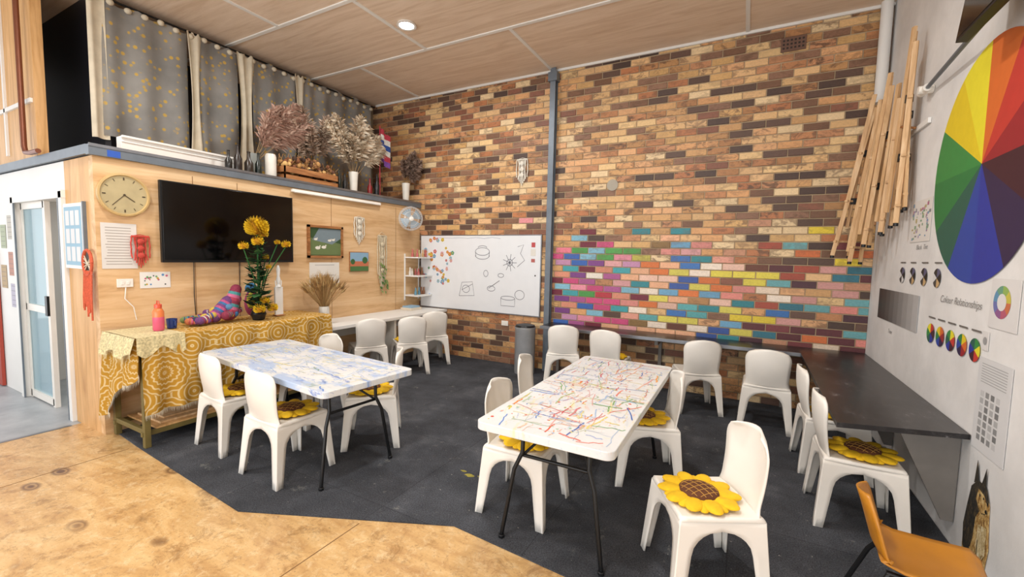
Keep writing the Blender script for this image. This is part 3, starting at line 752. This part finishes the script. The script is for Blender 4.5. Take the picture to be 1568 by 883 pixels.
macrame(FP,4.42,2.18,1.76,.17,'#e0d8c6','cream_macrame')
macrame(FP,4.86,1.98,1.02,.17,'#d6c9ac','macrame_plant_hanger',True)
macrame(FB,-2.96,3.10,2.68,.17,'#e8e2d4','white_macrame')
def om(b):
    b.m(CLOTHC,'#cf5f40'); c_=Vector((-4.99,1.52,.035))
    b.tube([c_+Vector((.09*math.cos(t*pi/8),.11*math.sin(t*pi/8),0)) for t in range(17)],.012,6)
    for i in range(9): x_=-.075+.15*i/8; b.tube([c_+Vector((x_,-.07,0)),c_+Vector((x_*1.1,-.3,.01)),c_+Vector((x_*1.2+R(-.01,.01),-.3-R(.05,.2),.01))],.007,5)
    b.c=hx('#ddd0ba'); 
    for i in range(5): b.tube([c_+Vector((-.08,-.08+.04*i,0)),c_+Vector((.08,.06-.04*i,0))],.004,5)
wallobj(FF,'dream_catcher',om)
def nb(b):
    b.m(WHITE); b.box((-5.30,1.75,.012),(.42,.58,.022)); b.m(DKSTEEL); b.box((-5.08,1.75,.012),(.02,.6,.028)); b.m(PAPER,'#8fb2c6'); b.box((-5.30,1.75,.025),(.37,.52,.003)); b.c=hx('#d2d4d6')
    for i in range(3):
        for j in range(3): b.box((-5.30-.11+.11*i,1.75-.16+.16*j,.0275),(.085,.13,.001))
wallobj(FF,'notice_board',nb,.002,0)
for i,(x,z) in enumerate(((-7.1,1.85),(-7.12,1.45),(-7.35,1.75),(-7.1,1.1),(-7.4,1.3))): sheet(FF,'pinned_paper',x-.09,x+.09,z-.13,z+.13,5,['#bfbab0','#b98a7a','#a9b298','#b8b4c4','#b49c78'][i])
def rd(b): b.m(PAINT,'#a8402f'); b.box((-7.85,.8,.02),(.55,1.58,.03)); b.m(STEEL); b.box((-7.62,1.0,.045),(.02,.12,.02))
wallobj(FF,'red_cabinet_door',rd,.003)
b=B().m(PLASTIC); b.M=FP; b.box((4.1,2.395,.0205),(1.44,.035,.036)); b.cyl((3.40,2.38,.045),(4.80,2.38,.045),.012,seg=10); b.obj('tube_light',bevel=.003)
b=B().m(DARK)
for y in (1.95,2.36,2.77): b.box((-5.20,y,2.53),(.08,.05,.078))
b.m(WHITE); b.box((-5.20,2.36,2.63),(.10,1.0,.12)); b.box((-5.14,2.36,2.685),(.03,1.0,.022)); b.box((-5.145,2.36,2.64),(.012,1.0,.010)); b.obj('white_box_gutter',bevel=.005)
# fan
b=B(); fc=Vector((-4.66,5.25,2.21)); b.m(PLASTIC); b.box((XP+.022,5.42,2.18),(.04,.12,.16)); b.tube([(XP+.03,5.42,2.18),(-4.76,5.38,2.15),(-4.72,5.32,2.18)],.02)
dF=Vector((.75,-.62,-.1)).normalized(); q=dF.to_track_quat('Z','Y').to_matrix().to_4x4(); b.M=Matrix.Translation(fc)@q
b.lathe((0,0,-.14),[(.04,0),(.055,.03),(.055,.09),(.03,.11)],16)
GR=flat('fan_guard','#cfcfcd',.4)
b.m(GR)
for zz,rr in ((-.03,.17),(.0,.185),(.03,.17),(.05,.11)):
    b.tube([(rr*math.cos(t*pi/16),rr*math.sin(t*pi/16),zz) for t in range(33)],.0035,5)
for i in range(28):
    a=2*pi*i/28; b.tube([(math.cos(a)*r_,math.sin(a)*r_,z_) for r_,z_ in ((.03,.06),(.11,.05),(.17,.03),(.185,0),(.17,-.03),(.08,-.05))],.0018,4)
b.m(PLASTIC); b.lathe((0,0,.03),[(.035,0),(.035,.03),(.02,.036)],14)
b.m(flat('fan_blade','#9fb0bc',.3))
for i in range(4):
    a0=i*pi/2
    b.grid(lambda u,v:(math.cos(a0+u*1.1)*(.03+.125*v),math.sin(a0+u*1.1)*(.03+.125*v),-.015+.03*u),6,4)
b.obj('wall_fan')
# corner shelves
b=B().m(WHITE)
for z in (1.60,1.30,.98): b.bb(XP+.003,-4.60,5.36,5.72,z-.01,z+.01)
for y in (5.37,5.71): b.bb(XP+.003,XP+.02,y-.01,y+.01,.9,1.66)
b.m(GLOSSC)
for z in (1.61,1.31,.99):
    for k in range(6): b.c=hx(random.choice(['#b9966a','#d8d4ca','#8a5a3a','#5a8aa0','#b8605a','#c8b880'])); b.lathe((-4.76+R(-.08,.1),5.42+.05*k,z),[(.02,0),(.022,.05),(.012,.07),(.012,R(.09,.13))],10)
b.m(PAPER,'#d8ccb8'); b.bb(-4.82,-4.6,5.2,5.45,.762,.80); b.c=hx('#8fb0c8'); b.bb(-4.8,-4.62,5.22,5.43,.80,.825)
b.obj('corner_shelf',bevel=.001)

# ---------------------------------------------------------------- ledge objects
LZ=2.492
def bottle(y,x,h,r,col,name='glass_bottle'):
    b=B().m(GLOSSC,col); b.lathe((0,0,0),[(r*.9,0),(r,.01),(r,h*.55),(r*.38,h*.72),(r*.34,h*.96),(r*.42,h*.97),(r*.42,h)],18); b.obj(name,loc=(x,y,LZ))
for y,h,r_,c in ((2.74,.25,.036,'#1b1a18'),(2.84,.33,.042,'#2b2320'),(2.96,.28,.046,'#30271f'),(3.07,.29,.036,'#16201c'),(4.20,.32,.038,'#17201a'),(4.30,.27,.034,'#202020'),(4.76,.28,.036,'#7a1f22'),(4.90,.36,.042,'#1c1c1e')): bottle(y,-5.03,h,r_,c)
def plume(b,p0,p1,w,cols_,n=260,droop=.25):
    p0=Vector(p0);p1=Vector(p1); d=(p1-p0); L_=d.length; dn=d.normalized()
    out=Vector((d.x,d.y,0)); out=out.normalized() if out.length>.01 else Vector((0,1,0))
    def P(t): return p0+d*t+out*droop*L_*t*t*.4-Vector((0,0,1))*droop*L_*.35*t*t*t
    b.c=hx('#a88a60'); b.tube([P(i/8) for i in range(9)],.003,5)
    b.c=hx(cols_[0]); b.tube([P(.42+.58*i/8) for i in range(9)],[.004+w*.16*math.sin(i/8*pi)**.7 for i in range(9)],6)
    for i in range(n):
        t=R(.40,1.0); p=P(t); s_=math.sin(min(1,(t-.38)/.62*1.05)*pi)**.6
        rd_=Vector((R(-1,1),R(-1,1),R(-1,1))).normalized(); l=w*R(.5,1.1)*(.35+.75*s_)
        dd=(rd_*.8+dn*.8+out*.25).normalized(); k=dd.cross(rd_).normalized()*.0095
        sh=R(.85,1.15); b.c=tuple(min(1,q_*sh) for q_ in hx(random.choice(cols_)))
        m_=p+dd*l*.6; e_=m_+(dd*.4-Vector((0,0,.25)))*l
        b.add([p-k,p+k,m_+k,e_,m_-k],[(0,1,2,3,4)])
def pampas(name,loc,vase,dirs,cols_,w=.11,n=300):
    b=B(); b.m(flat('ceramic_white','#e4e0d6',.3)) if vase=='w' else b.m(flat('grey_ceramic','#8a8f8a',.4))
    b.lathe((0,0,0),[(.045,0),(.05,.02),(.06,.24),(.068,.32),(.06,.32),(.05,.1)],18)
    b.m(PLANT)
    for x,y,h in dirs: plume(b,(0,0,.2),(x,y,h),w,cols_,n)
    b.obj(name,0,loc=loc,recalc=False)
pampas('pampas_grass_vase',(-5.04,4.46,LZ),'w',[(.05,-.40,.96),(.0,-.22,1.12),(.05,.0,1.16),(.02,.16,1.10),(.05,.34,.98),(.1,.08,.9),(.08,-.1,.84),(.05,.44,.82),(-.1,.0,1.02),(.1,-.28,.74)],['#e0ceb4','#d2bca0','#eadfc9','#c2a78a'],.17,480)
pampas('pampas_grass_vase',(-5.27,3.16,LZ),'g',[(.05,.14,.92),(.0,.28,1.06),(.05,.42,1.12),(.02,.56,1.04),(.08,.2,.78),(-.05,.3,1.0),(.08,.64,.9),(.05,.5,.8)],['#c8a490','#b88f7c','#d4b4a0','#aa8472'],.18,440)
pampas('pampas_grass_vase',(-5.29,4.04,LZ),'g',[(.05,-.34,1.02),(.0,-.14,1.16),(.05,.05,1.1),(.08,.05,.9),(.05,-.32,.8),(.1,-.15,.86)],['#cdb49e','#bb9d86','#d8c2ac','#ac8f78'],.16,420)
pampas('dried_grass_vase',(-4.99,5.50,LZ),'w',[(.05,-.1,.70),(.05,.04,.90),(.08,.1,.76),(.14,.02,.65),(.12,.12,.56),(.1,-.04,.80),(.2,.06,.72)],['#a48876','#8a7060','#b49a8a','#76604f'],.12,360)
b=B().m(flat('ceramic_white','#dcd8ce',.3)); b.lathe((0,0,0),[(.055,0),(.06,.02),(.06,.27),(.05,.30),(.045,.30),(.045,.1)],18); b.obj('white_jar',loc=(-5.0,3.20,LZ))
b=B().m(BIRCH); cy0,cy1=3.30,4.08
for z in (.05,.15): 
    b.bb(-.11,-.095,0,cy1-cy0,z-.035,z+.035); b.bb(.095,.11,0,cy1-cy0,z-.035,z+.035); b.bb(-.11,.11,0,.015,z-.035,z+.035); b.bb(-.11,.11,cy1-cy0-.015,cy1-cy0,z-.035,z+.035)
b.bb(-.11,.11,0,cy1-cy0,0,.012)
b.m(PLANT)
for i in range(240): b.c=hx(random.choice(['#5a3a26','#8a5f3a','#b98a52','#3f2a1e','#d8b070','#7a4a2c'])); q=R(.03,cy1-cy0-.03); b.sph((R(-.09,.09),q,R(.14,.24+.10*math.sin(q/.78*pi))),R(.015,.035),7,5)
for i in range(60): p=Vector((R(-.08,.08),R(.03,cy1-cy0-.03),.2)); b.tube([p,p+Vector((R(-.06,.1),R(-.12,.12),R(.04,.16)))],.003,4)
b.obj('dried_flower_crate',loc=(-5.0,cy0,LZ))
b=B().m(CLOTHC,'#c23a4a'); b.cyl((0,0,0),(0,0,1.15),.008,seg=6)
for i,c in enumerate(['#b83a4a','#e0dcd4','#2f4f9a','#e0dcd4','#b83a4a','#7a4a9a']): b.c=hx(c); b.grid(lambda u,v:(.03*math.sin(u*9),.02+.2*u,1.12-.085*i-.085*v-.10*u),8,2)
b.obj('small_flag',loc=(-5.15,5.08,LZ),recalc=False)

# curtains on mezzanine
b=B().m(CURT)
def panel(y0,y1,zt,zb,mat,amp=.03,fr=22,x=-5.85,pinch=0):
    b.m(mat)
    b.grid(lambda u,v:(x+amp*math.sin((y0+(y1-y0)*u)*fr+.6*math.sin(u*5))*(.5+.5*v),(y0+(y1-y0)*(u if pinch==0 else (u+(.5-u)*pinch*math.sin(v*pi)))),zt+(zb-zt)*v+(.02*math.sin(u*pi*6)*(1-v))),int((y1-y0)*60)+6,16)
panel(1.93,2.76,4.15,2.80,CURT); panel(2.86,3.33,4.15,2.74,CURT); panel(3.50,4.12,4.17,2.70,CURT); panel(4.22,5.55,4.2,2.66,CURT)
panel(1.88,2.02,4.16,2.76,CREAM,.03,50,-5.83); panel(2.74,2.90,4.16,2.72,CREAM,.03,60,-5.82,.4); panel(3.30,3.54,4.16,2.68,CREAM,.035,60,-5.82,.4); panel(4.10,4.26,4.18,2.66,CREAM,.03,60,-5.82,.4)
b.m(BLACKM); b.cyl((-5.85,1.85,4.17),(-5.85,5.65,4.19),.012,seg=8)
b.m(CREAM)
for i in range(26): b.sph((-5.83,1.92+i*.145,4.13+.01*math.sin(i*2)),(.03,.035,.03),8,5)
b.obj('curtain',50,recalc=False)

# ---------------------------------------------------------------- whiteboard
def wb(b):
    x0,x1,z0_,z1_=-4.86,-2.61,.77,1.98
    b.m(STEEL); b.box(((x0+x1)/2,(z0_+z1_)/2,.012),(x1-x0,z1_-z0_,.02)); b.m(flat('whiteboard_surface','#dfe1e3',.22,var=.02)); b.box(((x0+x1)/2,(z0_+z1_)/2,.0225),(x1-x0-.03,z1_-z0_-.03,.003))
    z=.0248; b.m(PAINT)
    for i in range(52):
        cx=-4.62+R(-.05,.36)+.12*math.sin(i); cy=R(1.18,1.93); r_=R(.012,.022); cc_=hx(random.choice(['#d9863f','#d8b840','#5a9ac8','#cc6078','#5aa080','#d07040','#85b8d4','#dca0ac']))
        b.c=cc_
        for k in range(5): a=k*1.257+i; b.disc(cx+r_*math.cos(a),cy+r_*math.sin(a),z+i*2e-6,r_*.8,8)
        b.c=hx('#e8d070'); b.disc(cx,cy,z+.0003,r_*.5,8)
    b.c=hx('#6a6b74'); W=.008
    def el(cx,cy,rx,ry,a0=0,a1=2*pi,w=W): b.ribbon([(cx+rx*math.cos(a0+(a1-a0)*t/20),cy+ry*math.sin(a0+(a1-a0)*t/20)) for t in range(21)],w,z)
    el(-3.62,1.72,.13,.06); el(-3.62,1.66,.13,.06,pi,2*pi); b.ribbon([(-3.49,1.72),(-3.50,1.64)],W,z); b.ribbon([(-3.75,1.72),(-3.74,1.64)],W,z)
    el(-3.62,1.78,.08,.03,0,pi)
    for k in range(9): a=k*.7; b.ribbon([(-3.13,1.56),(-3.13+.12*math.cos(a),1.56+.13*math.sin(a))],W,z)
    el(-3.13,1.56,.05,.05)
    b.ribbon([(-3.0,1.8),(-2.9,1.83),(-2.95,1.7),(-2.88,1.6),(-3.0,1.5)],W,z)
    el(-3.15,1.02,.12,.03); b.ribbon([(-3.27,1.02),(-3.27,.90),(-3.03,.90),(-3.03,1.02)],W,z); el(-2.95,1.08,.08,.07)
    b.ribbon([(-4.05,1.0),(-4.0,1.22),(-3.8,1.24),(-3.76,1.02),(-4.05,1.0)],W,z); el(-3.92,1.12,.07,.06); b.ribbon([(-4.0,1.1),(-3.8,1.2)],W,z)
    el(-3.45,1.15,.07,.04); b.ribbon([(-3.5,1.15),(-3.3,1.28),(-3.42,1.2)],W,z); el(-3.55,1.38,.04,.05); el(-3.28,1.36,.05,.03)
    b.c=hx('#8a8fa4'); b.ribbon([(-4.5+.15*t,1.93+.01*math.sin(t*3)) for t in range(9)],.005,z)
    b.c=hx('#5b8fd0'); b.ribbon([(-4.75,.95),(-4.65,1.0)],.012,z)
    b.c=hx('#b8484a'); b.box((-2.74,1.83,z+.001),(.06,.07,.002)); b.c=hx('#d8d4ca'); b.box((-2.74,1.72,z+.001),(.08,.1,.002)); b.c=hx('#b0605a'); b.box((-2.74,1.60,z+.001),(.06,.05,.002)); b.c=hx('#222222'); b.disc(-2.7,1.38,z+.001,.012,10)
wallobj(FB,'whiteboard',wb,0,0)
def patch(b): b.m(PAINT,'#a39a8a'); b.disc(-1.61,2.63,.008,.075,24)
wallobj(FB,'wall_patch',patch,0,0)
def vent(b):
    b.m(PAINT,'#6a4d3e'); b.box((.33,4.04,.007),(.235,.15,.012)); b.c=hx('#2a1e1a')
    for i in range(6):
        for j in range(3): b.box((.33-.09+.036*i,4.0+.04*j,.0135),(.02,.02,.002))
wallobj(FB,'air_vent',vent,0,0)
b=B().m(flat('bin_steel','#b2b4b6',.32,.35)); b.lathe((0,0,0),[(.14,0),(.145,.02),(.145,.62),(.15,.63),(.15,.66)],28); b.m(BLACKM); b.lathe((0,0,.655),[(.15,0),(.13,.03),(.06,.045)],28); b.obj('trash_bin',loc=(-2.69,5.42,.009))

# ---------------------------------------------------------------- right wall objects
def wheel(b,cx,cz,r,z,cols_,rot=pi/2):
    n=len(cols_)
    for i,c in enumerate(cols_): b.c=hx(c) if isinstance(c,str) else c; b.disc(cx,cz,z,r,6,rot+2*pi*i/n,rot+2*pi*(i+1)/n)
WC=['#e8dc30','#e2c822','#348a44','#247a40','#205c4e','#2444a0','#24359a','#2c1f48','#3f1a2a','#98222c','#c23830','#d86c2c']
def cw(b):
    b.m(PAINT); wheel(b,-3.50,2.25,.69,.006,WC,pi/2+.02)
wallobj(FR,'colour_wheel',cw,0,0)
def smallw(b):
    b.m(PAINT)
    for i in range(5):
        cx=-4.02+.165*i; wheel(b,cx,1.19,.067,.006,[WC[(2*k+i)%12] for k in range(6)],pi/2)
    for i in range(4):
        cx=-4.75+.25*i; wheel(b,cx,1.575,.066,.006,['#222222','#d8d8d8','#3a3a3a','#c8a878' if i else '#dddddd','#1a1a1a','#5a5a7a'],pi/2)
    for i in range(5): b.c=hx('#6a6662'); b.box((-4.02+.165*i,1.30,.005),(.11,.010,.002))
    for i in range(4): b.c=hx('#6a6662'); b.box((-4.75+.25*i,1.68,.005),(.12,.010,.002))
wallobj(FR,'small_colour_wheels',smallw,0,0)
def gs(b):
    b.m(PAINT)
    for i in range(9): k=.02+.42*(i/8)**1.6; b.c=(k,k,k); b.box((-5.32+.12*i,1.29,.005),(.12,.28,.003))
wallobj(FR,'grey_scale_chart',gs,0,0)
def collage(b):
    b.m(PAPER,'#dcd8d2'); b.box((-4.42,2.0,.004),(.42,.32,.002))
    for i in range(60): b.c=hx(random.choice(['#b07088','#7a9ab4','#b4a878','#84a084','#888888','#a89cb4'])); b.box((-4.42+R(-.18,.18),2.0+R(-.14,.14),.0055+i*1e-5),(R(.01,.04),R(.01,.03),.0006))
wallobj(FR,'photo_collage',collage,0,0)
def p2(b):
    b.m(PAPER,'#d9d7d5'); b.box((-3.10,1.47,.004),(.28,.26,.002)); wheel(b,-3.12,1.48,.085,.0062,['#c4b94a','#8fae5a','#6a9a80','#5f8fb0','#6a70a8','#8a5a8a','#b05a70','#c4704a'],0); b.c=hx('#d9d7d5'); b.disc(-3.12,1.48,.0068,.045,16)
    b.box((-3.25,1.26,.004),(.07,.1,.002)); b.c=hx('#999999'); b.disc(-3.25,1.26,.0062,.022,12)
wallobj(FR,'colour_chart_paper',p2,0,0)
def p3(b):
    b.m(PAPER,'#d2d2d2'); b.box((-3.12,.92,.004),(.34,.50,.002))
    for i in range(7):
        for j in range(4):
            b.c=hx(random.choice(['#8a8a8a','#aaaaaa','#777777','#c0c0c0'])); b.box((-3.22+.055*j,.74+.04*i,.0056),(.035,.03,.0006))
    for i in range(8): b.c=hx('#a5a5a5'); b.box((-3.12,1.14-.014*i,.0056),(.26,.004,.0006))
wallobj(FR,'printed_poster',p3,0,0)
def furmat(name,c1,c2,c3):
    m,nt,bb_=base(name,.6); f=noise(nt,tex(nt,(1,1.6,.7)),30,6,.75,1.2)
    r=ramp(nt,[(.38,hx(c1)),(.5,hx(c2)),(.62,hx(c3))]); nt.links.new(f,r.inputs[0]); nt.links.new(r.outputs[0],bb_.inputs['Base Color']); return m
FURB=furmat('mural_black_fur','#121315','#26241e','#5a4a30'); FURT=furmat('mural_tan_fur','#6a4522','#b08a4a','#d8c08a'); FURC=furmat('mural_cream_fur','#9a8050','#cdb98a','#e2d8bc')
def dog(b):   # sitting alsatian painted on the wall
    b.m(FURT); b.prism([(-3.25,.012),(-2.99,.012),(-2.975,.06),(-3.02,.10),(-3.00,.22),(-3.02,.34),(-3.03,.44),(-3.07,.49),(-3.16,.50),(-3.22,.44),(-3.24,.34),(-3.27,.22),(-3.27,.10)],.003,.006)
    b.m(FURB); b.prism([(-3.26,.10),(-3.20,.08),(-3.16,.20),(-3.15,.32),(-3.10,.40),(-3.04,.41),(-3.035,.46),(-3.07,.52),(-3.16,.52),(-3.225,.46),(-3.25,.35),(-3.275,.22)],.0062,.0075)
    b.prism([(-3.20,.49),(-3.15,.51),(-3.185,.62)],.0062,.0078); b.prism([(-3.12,.515),(-3.075,.50),(-3.085,.615)],.0062,.0078)
    b.m(FURC); b.prism([(-3.11,.30),(-3.03,.32),(-3.02,.18),(-3.07,.10),(-3.12,.18)],.0077,.0085)
    b.m(FURT); b.prism([(-3.16,.42),(-3.10,.36),(-3.04,.38),(-3.03,.42),(-3.08,.47),(-3.14,.48)],.0078,.009)
    b.m(PAINT,'#0c0c0c'); b.disc(-3.045,.40,.0095,.012,10); b.disc(-3.12,.455,.0095,.008,10); b.disc(-3.08,.455,.0095,.007,10); b.ribbon([(-3.05,.385),(-3.09,.37),(-3.12,.385)],.004,.0095)
    b.c=hx('#2a2218'); b.ribbon([(-3.10,.22),(-3.10,.02)],.006,.0095); b.ribbon([(-3.05,.16),(-3.04,.02)],.005,.0095)
wallobj(FR,'dog_mural',dog,0,0)
def txt(s_,F,x,z,size,name):
    c=bpy.data.curves.new(name,'FONT'); c.body=s_; c.size=size; c.align_x='CENTER'; c.extrude=.0005; c.offset=-.0012; c.materials.append(flat('ink','#6a6764',.6)); c.shear=.3
    o=bpy.data.objects.new(name,c); bpy.context.collection.objects.link(o); o.matrix_world=F@Matrix.Translation((x,z,.005))
txt('Colour Relationships',FR,-3.62,1.42,.068,'wall_lettering'); txt('Black  Tint',FR,-4.35,1.78,.055,'wall_lettering'); txt('Tone',FR,-4.95,1.05,.055,'wall_lettering')
b=B().m(BLACKM); b.box((1.02,2.92,3.26),(.05,.86,.74),Matrix.Rotation(.10,4,'Y')); b.m(GLASSY); b.box((.993,2.92,3.26),(.003,.83,.70),Matrix.Rotation(.10,4,'Y'))
b.m(DKSTEEL); b.box((1.11,2.92,3.26),(.115,.2,.2)); b.cyl((1.12,4.36,2.98),(1.06,3.30,2.98),.014); b.m(PLASTIC); b.cyl((XR-.002,4.42,2.98),(1.08,4.42,2.98),.03); b.cyl((1.12,4.50,2.98),(1.12,4.36,2.98),.028)
b.obj('wall_mounted_screen',bevel=.004)
# easels
def stick(b,p,q_,w=.022,d=.036):
    p=Vector(p);q_=Vector(q_); dd=q_-p; rot=dd.to_track_quat('Z','Y').to_matrix().to_4x4(); b.box((p+q_)/2,(w,d,dd.length),rot)
def easel(name,top,bot,spread,lean):
    b=B().m(WOOD); T=Vector(top); Bo=Vector(bot); sd=Vector(spread)
    stick(b,T-sd*.08,Bo-sd); stick(b,T+sd*.08,Bo+sd); stick(b,T+Vector(lean)*.3+Vector((0,0,.12)),Bo+Vector(lean)+Vector((0,0,.1)),.022,.035)
    for t,e in ((.3,.5),(.62,.8),(.9,1)): c_=T.lerp(Bo,t); stick(b,c_-sd*e*1.1,c_+sd*e*1.1,.03,.02)
    c_=T.lerp(Bo,.15); stick(b,c_+Vector((0,0,.3)),T.lerp(Bo,.8),.02,.028)
    b.m(BLACKM)
    for t in (.3,.62): c_=T.lerp(Bo,t); b.box(c_,(.05,.05,.06)); 
    for s_ in (-1,1): b.cyl(Bo+sd*s_,Bo+sd*s_-Vector((0,0,.025)),.018,seg=8)
    b.obj(name,0,bevel=.002)
easel('wooden_easel',(1.03,5.46,3.18),(.86,5.54,1.74),(.08,.07,0),(-.05,-.05,0))
easel('wooden_easel',(1.05,5.28,3.08),(.95,5.36,1.68),(.06,.10,0),(-.05,.05,0))
easel('wooden_easel',(1.06,5.06,3.24),(.99,5.16,1.84),(.04,.10,0),(-.05,.03,0))
easel('wooden_easel',(1.09,4.62,3.42),(1.08,4.76,2.0),(.015,.14,0),(-.05,0,0))
easel('wooden_easel',(1.07,4.84,3.06),(1.05,4.96,1.94),(.03,.11,0),(-.04,0,0))
easel('wooden_easel',(1.10,4.72,3.20),(1.11,4.66,2.12),(.01,.09,0),(-.03,.02,0))
b=B().m(WHITE); b.box((XR-.012,5.0,2.75),(.02,1.2,.04)); b.m(BIRCH)
for y in (4.66,4.90,5.10,5.33): b.cyl((XR-.024,y,2.76),(1.05,y,2.78),.010,seg=8)
b.obj('easel_hanging_rack',bevel=.002)

# ochre chair
OC=flat('ochre_plastic','#b3761c',.35,var=.1)
b=B().m(OC)
def osh(u,v):
    x=(u-.5)*2
    prof=[(.20,.385),(.17,.405),(.05,.398),(-.08,.395),(-.15,.415),(-.175,.46),(-.195,.53),(-.215,.60),(-.235,.66)]
    t=v*(len(prof)-1); i=min(int(t),len(prof)-2); f_=t-i; y=prof[i][0]*(1-f_)+prof[i+1][0]*f_; z=prof[i][1]*(1-f_)+prof[i+1][1]*f_
    w=.18 if v<.5 else .18-.04*(v-.5)/.5
    if v>.8: w-=.07*((v-.8)/.2)**2
    if v<.1: w-=.03*(1-v/.1)
    return (x*w,y+(.04*x*x if v>.5 else 0),z+(.025*x*x if v<.55 else 0))
b.grid(osh,14,32)
oc=b.obj('ochre_chair',60,loc=(.73,2.36,.010),rotz=facing(1,-.12),recalc=False,solid=.008)
b=B().m(BLACKM)
for sx in (-1,1):
    b.tube([(sx*.14,.13,.38),(sx*.16,.16,.3),(sx*.19,.22,.0)],.011); b.tube([(sx*.14,-.12,.38),(sx*.17,-.16,.3),(sx*.21,-.26,.0)],.011); b.cyl((sx*.14,.14,.375),(sx*.14,-.13,.38),.011)
b.cyl((-.15,.1,.38),(.15,.1,.38),.011); b.obj('legs',parent=oc)

# ---------------------------------------------------------------- lights
LAMP=emis('lamp_glow','#ffffff',14)
for i,(x,y) in enumerate(((-3.54,3.90),(-1.1,2.9),(-1.3,.4),(-3.9,.9))):
    b=B().m(WHITE); b.lathe((0,0,-.02),[(.10,.02),(.11,0),(.085,.0),(.08,.012)],28,cap=False); b.m(LAMP); b.disc(0,0,-.012,.082,28); b.obj('ceiling_downlight',loc=(x,y,CZ))
    l=bpy.data.lights.new('lamp','AREA'); l.shape='DISK'; l.size=.3; l.energy=50; l.color=(1,.98,.95)
    o=bpy.data.objects.new('downlight_lamp',l); bpy.context.collection.objects.link(o); o.location=(x,y,CZ-.05)
l=bpy.data.lights.new('inner_fill','AREA'); l.size=1; l.energy=14; o=bpy.data.objects.new('inner_room_fill',l); bpy.context.collection.objects.link(o); o.location=(-6.2,2.6,2.38)  # unseen area light added to brighten the room behind the door
for loc,tgt,sx,sy,en in (((-1.8,-3.2,1.6),(-2,4,3.7),7,2.8,255),((-9.3,-.5,2.0),(-3,2.5,2.2),3.5,3,50)):  # rear one is an added uplight for the ceiling, left one is daylight
    l=bpy.data.lights.new('daylight_and_uplight','AREA'); l.shape='RECTANGLE'; l.size=sx; l.size_y=sy; l.energy=en; l.color=(.98,.985,1)
    o=bpy.data.objects.new('daylight_and_added_uplight',l); bpy.context.collection.objects.link(o); o.location=loc
    o.rotation_euler=(Vector(tgt)-Vector(loc)).to_track_quat('-Z','Y').to_euler()
w=bpy.data.worlds.new('world'); sc.world=w; w.use_nodes=True; w.node_tree.nodes['Background'].inputs[0].default_value=(.95,.97,1,1); w.node_tree.nodes['Background'].inputs[1].default_value=.82

# ---------------------------------------------------------------- camera
cam=bpy.data.cameras.new('camera'); cam.sensor_width=36; cam.lens=36*660/1568; cam.clip_start=.05
co=bpy.data.objects.new('camera',cam); bpy.context.collection.objects.link(co)
Rm=Matrix.Rotation(math.radians(28.3),3,'Z')@Matrix.Rotation(pi/2+math.radians(-4.3),3,'X')@Matrix.Rotation(math.radians(1.3),3,'Z')
co.matrix_world=Matrix.Translation((0,0,1.66))@Rm.to_4x4()
sc.camera=co
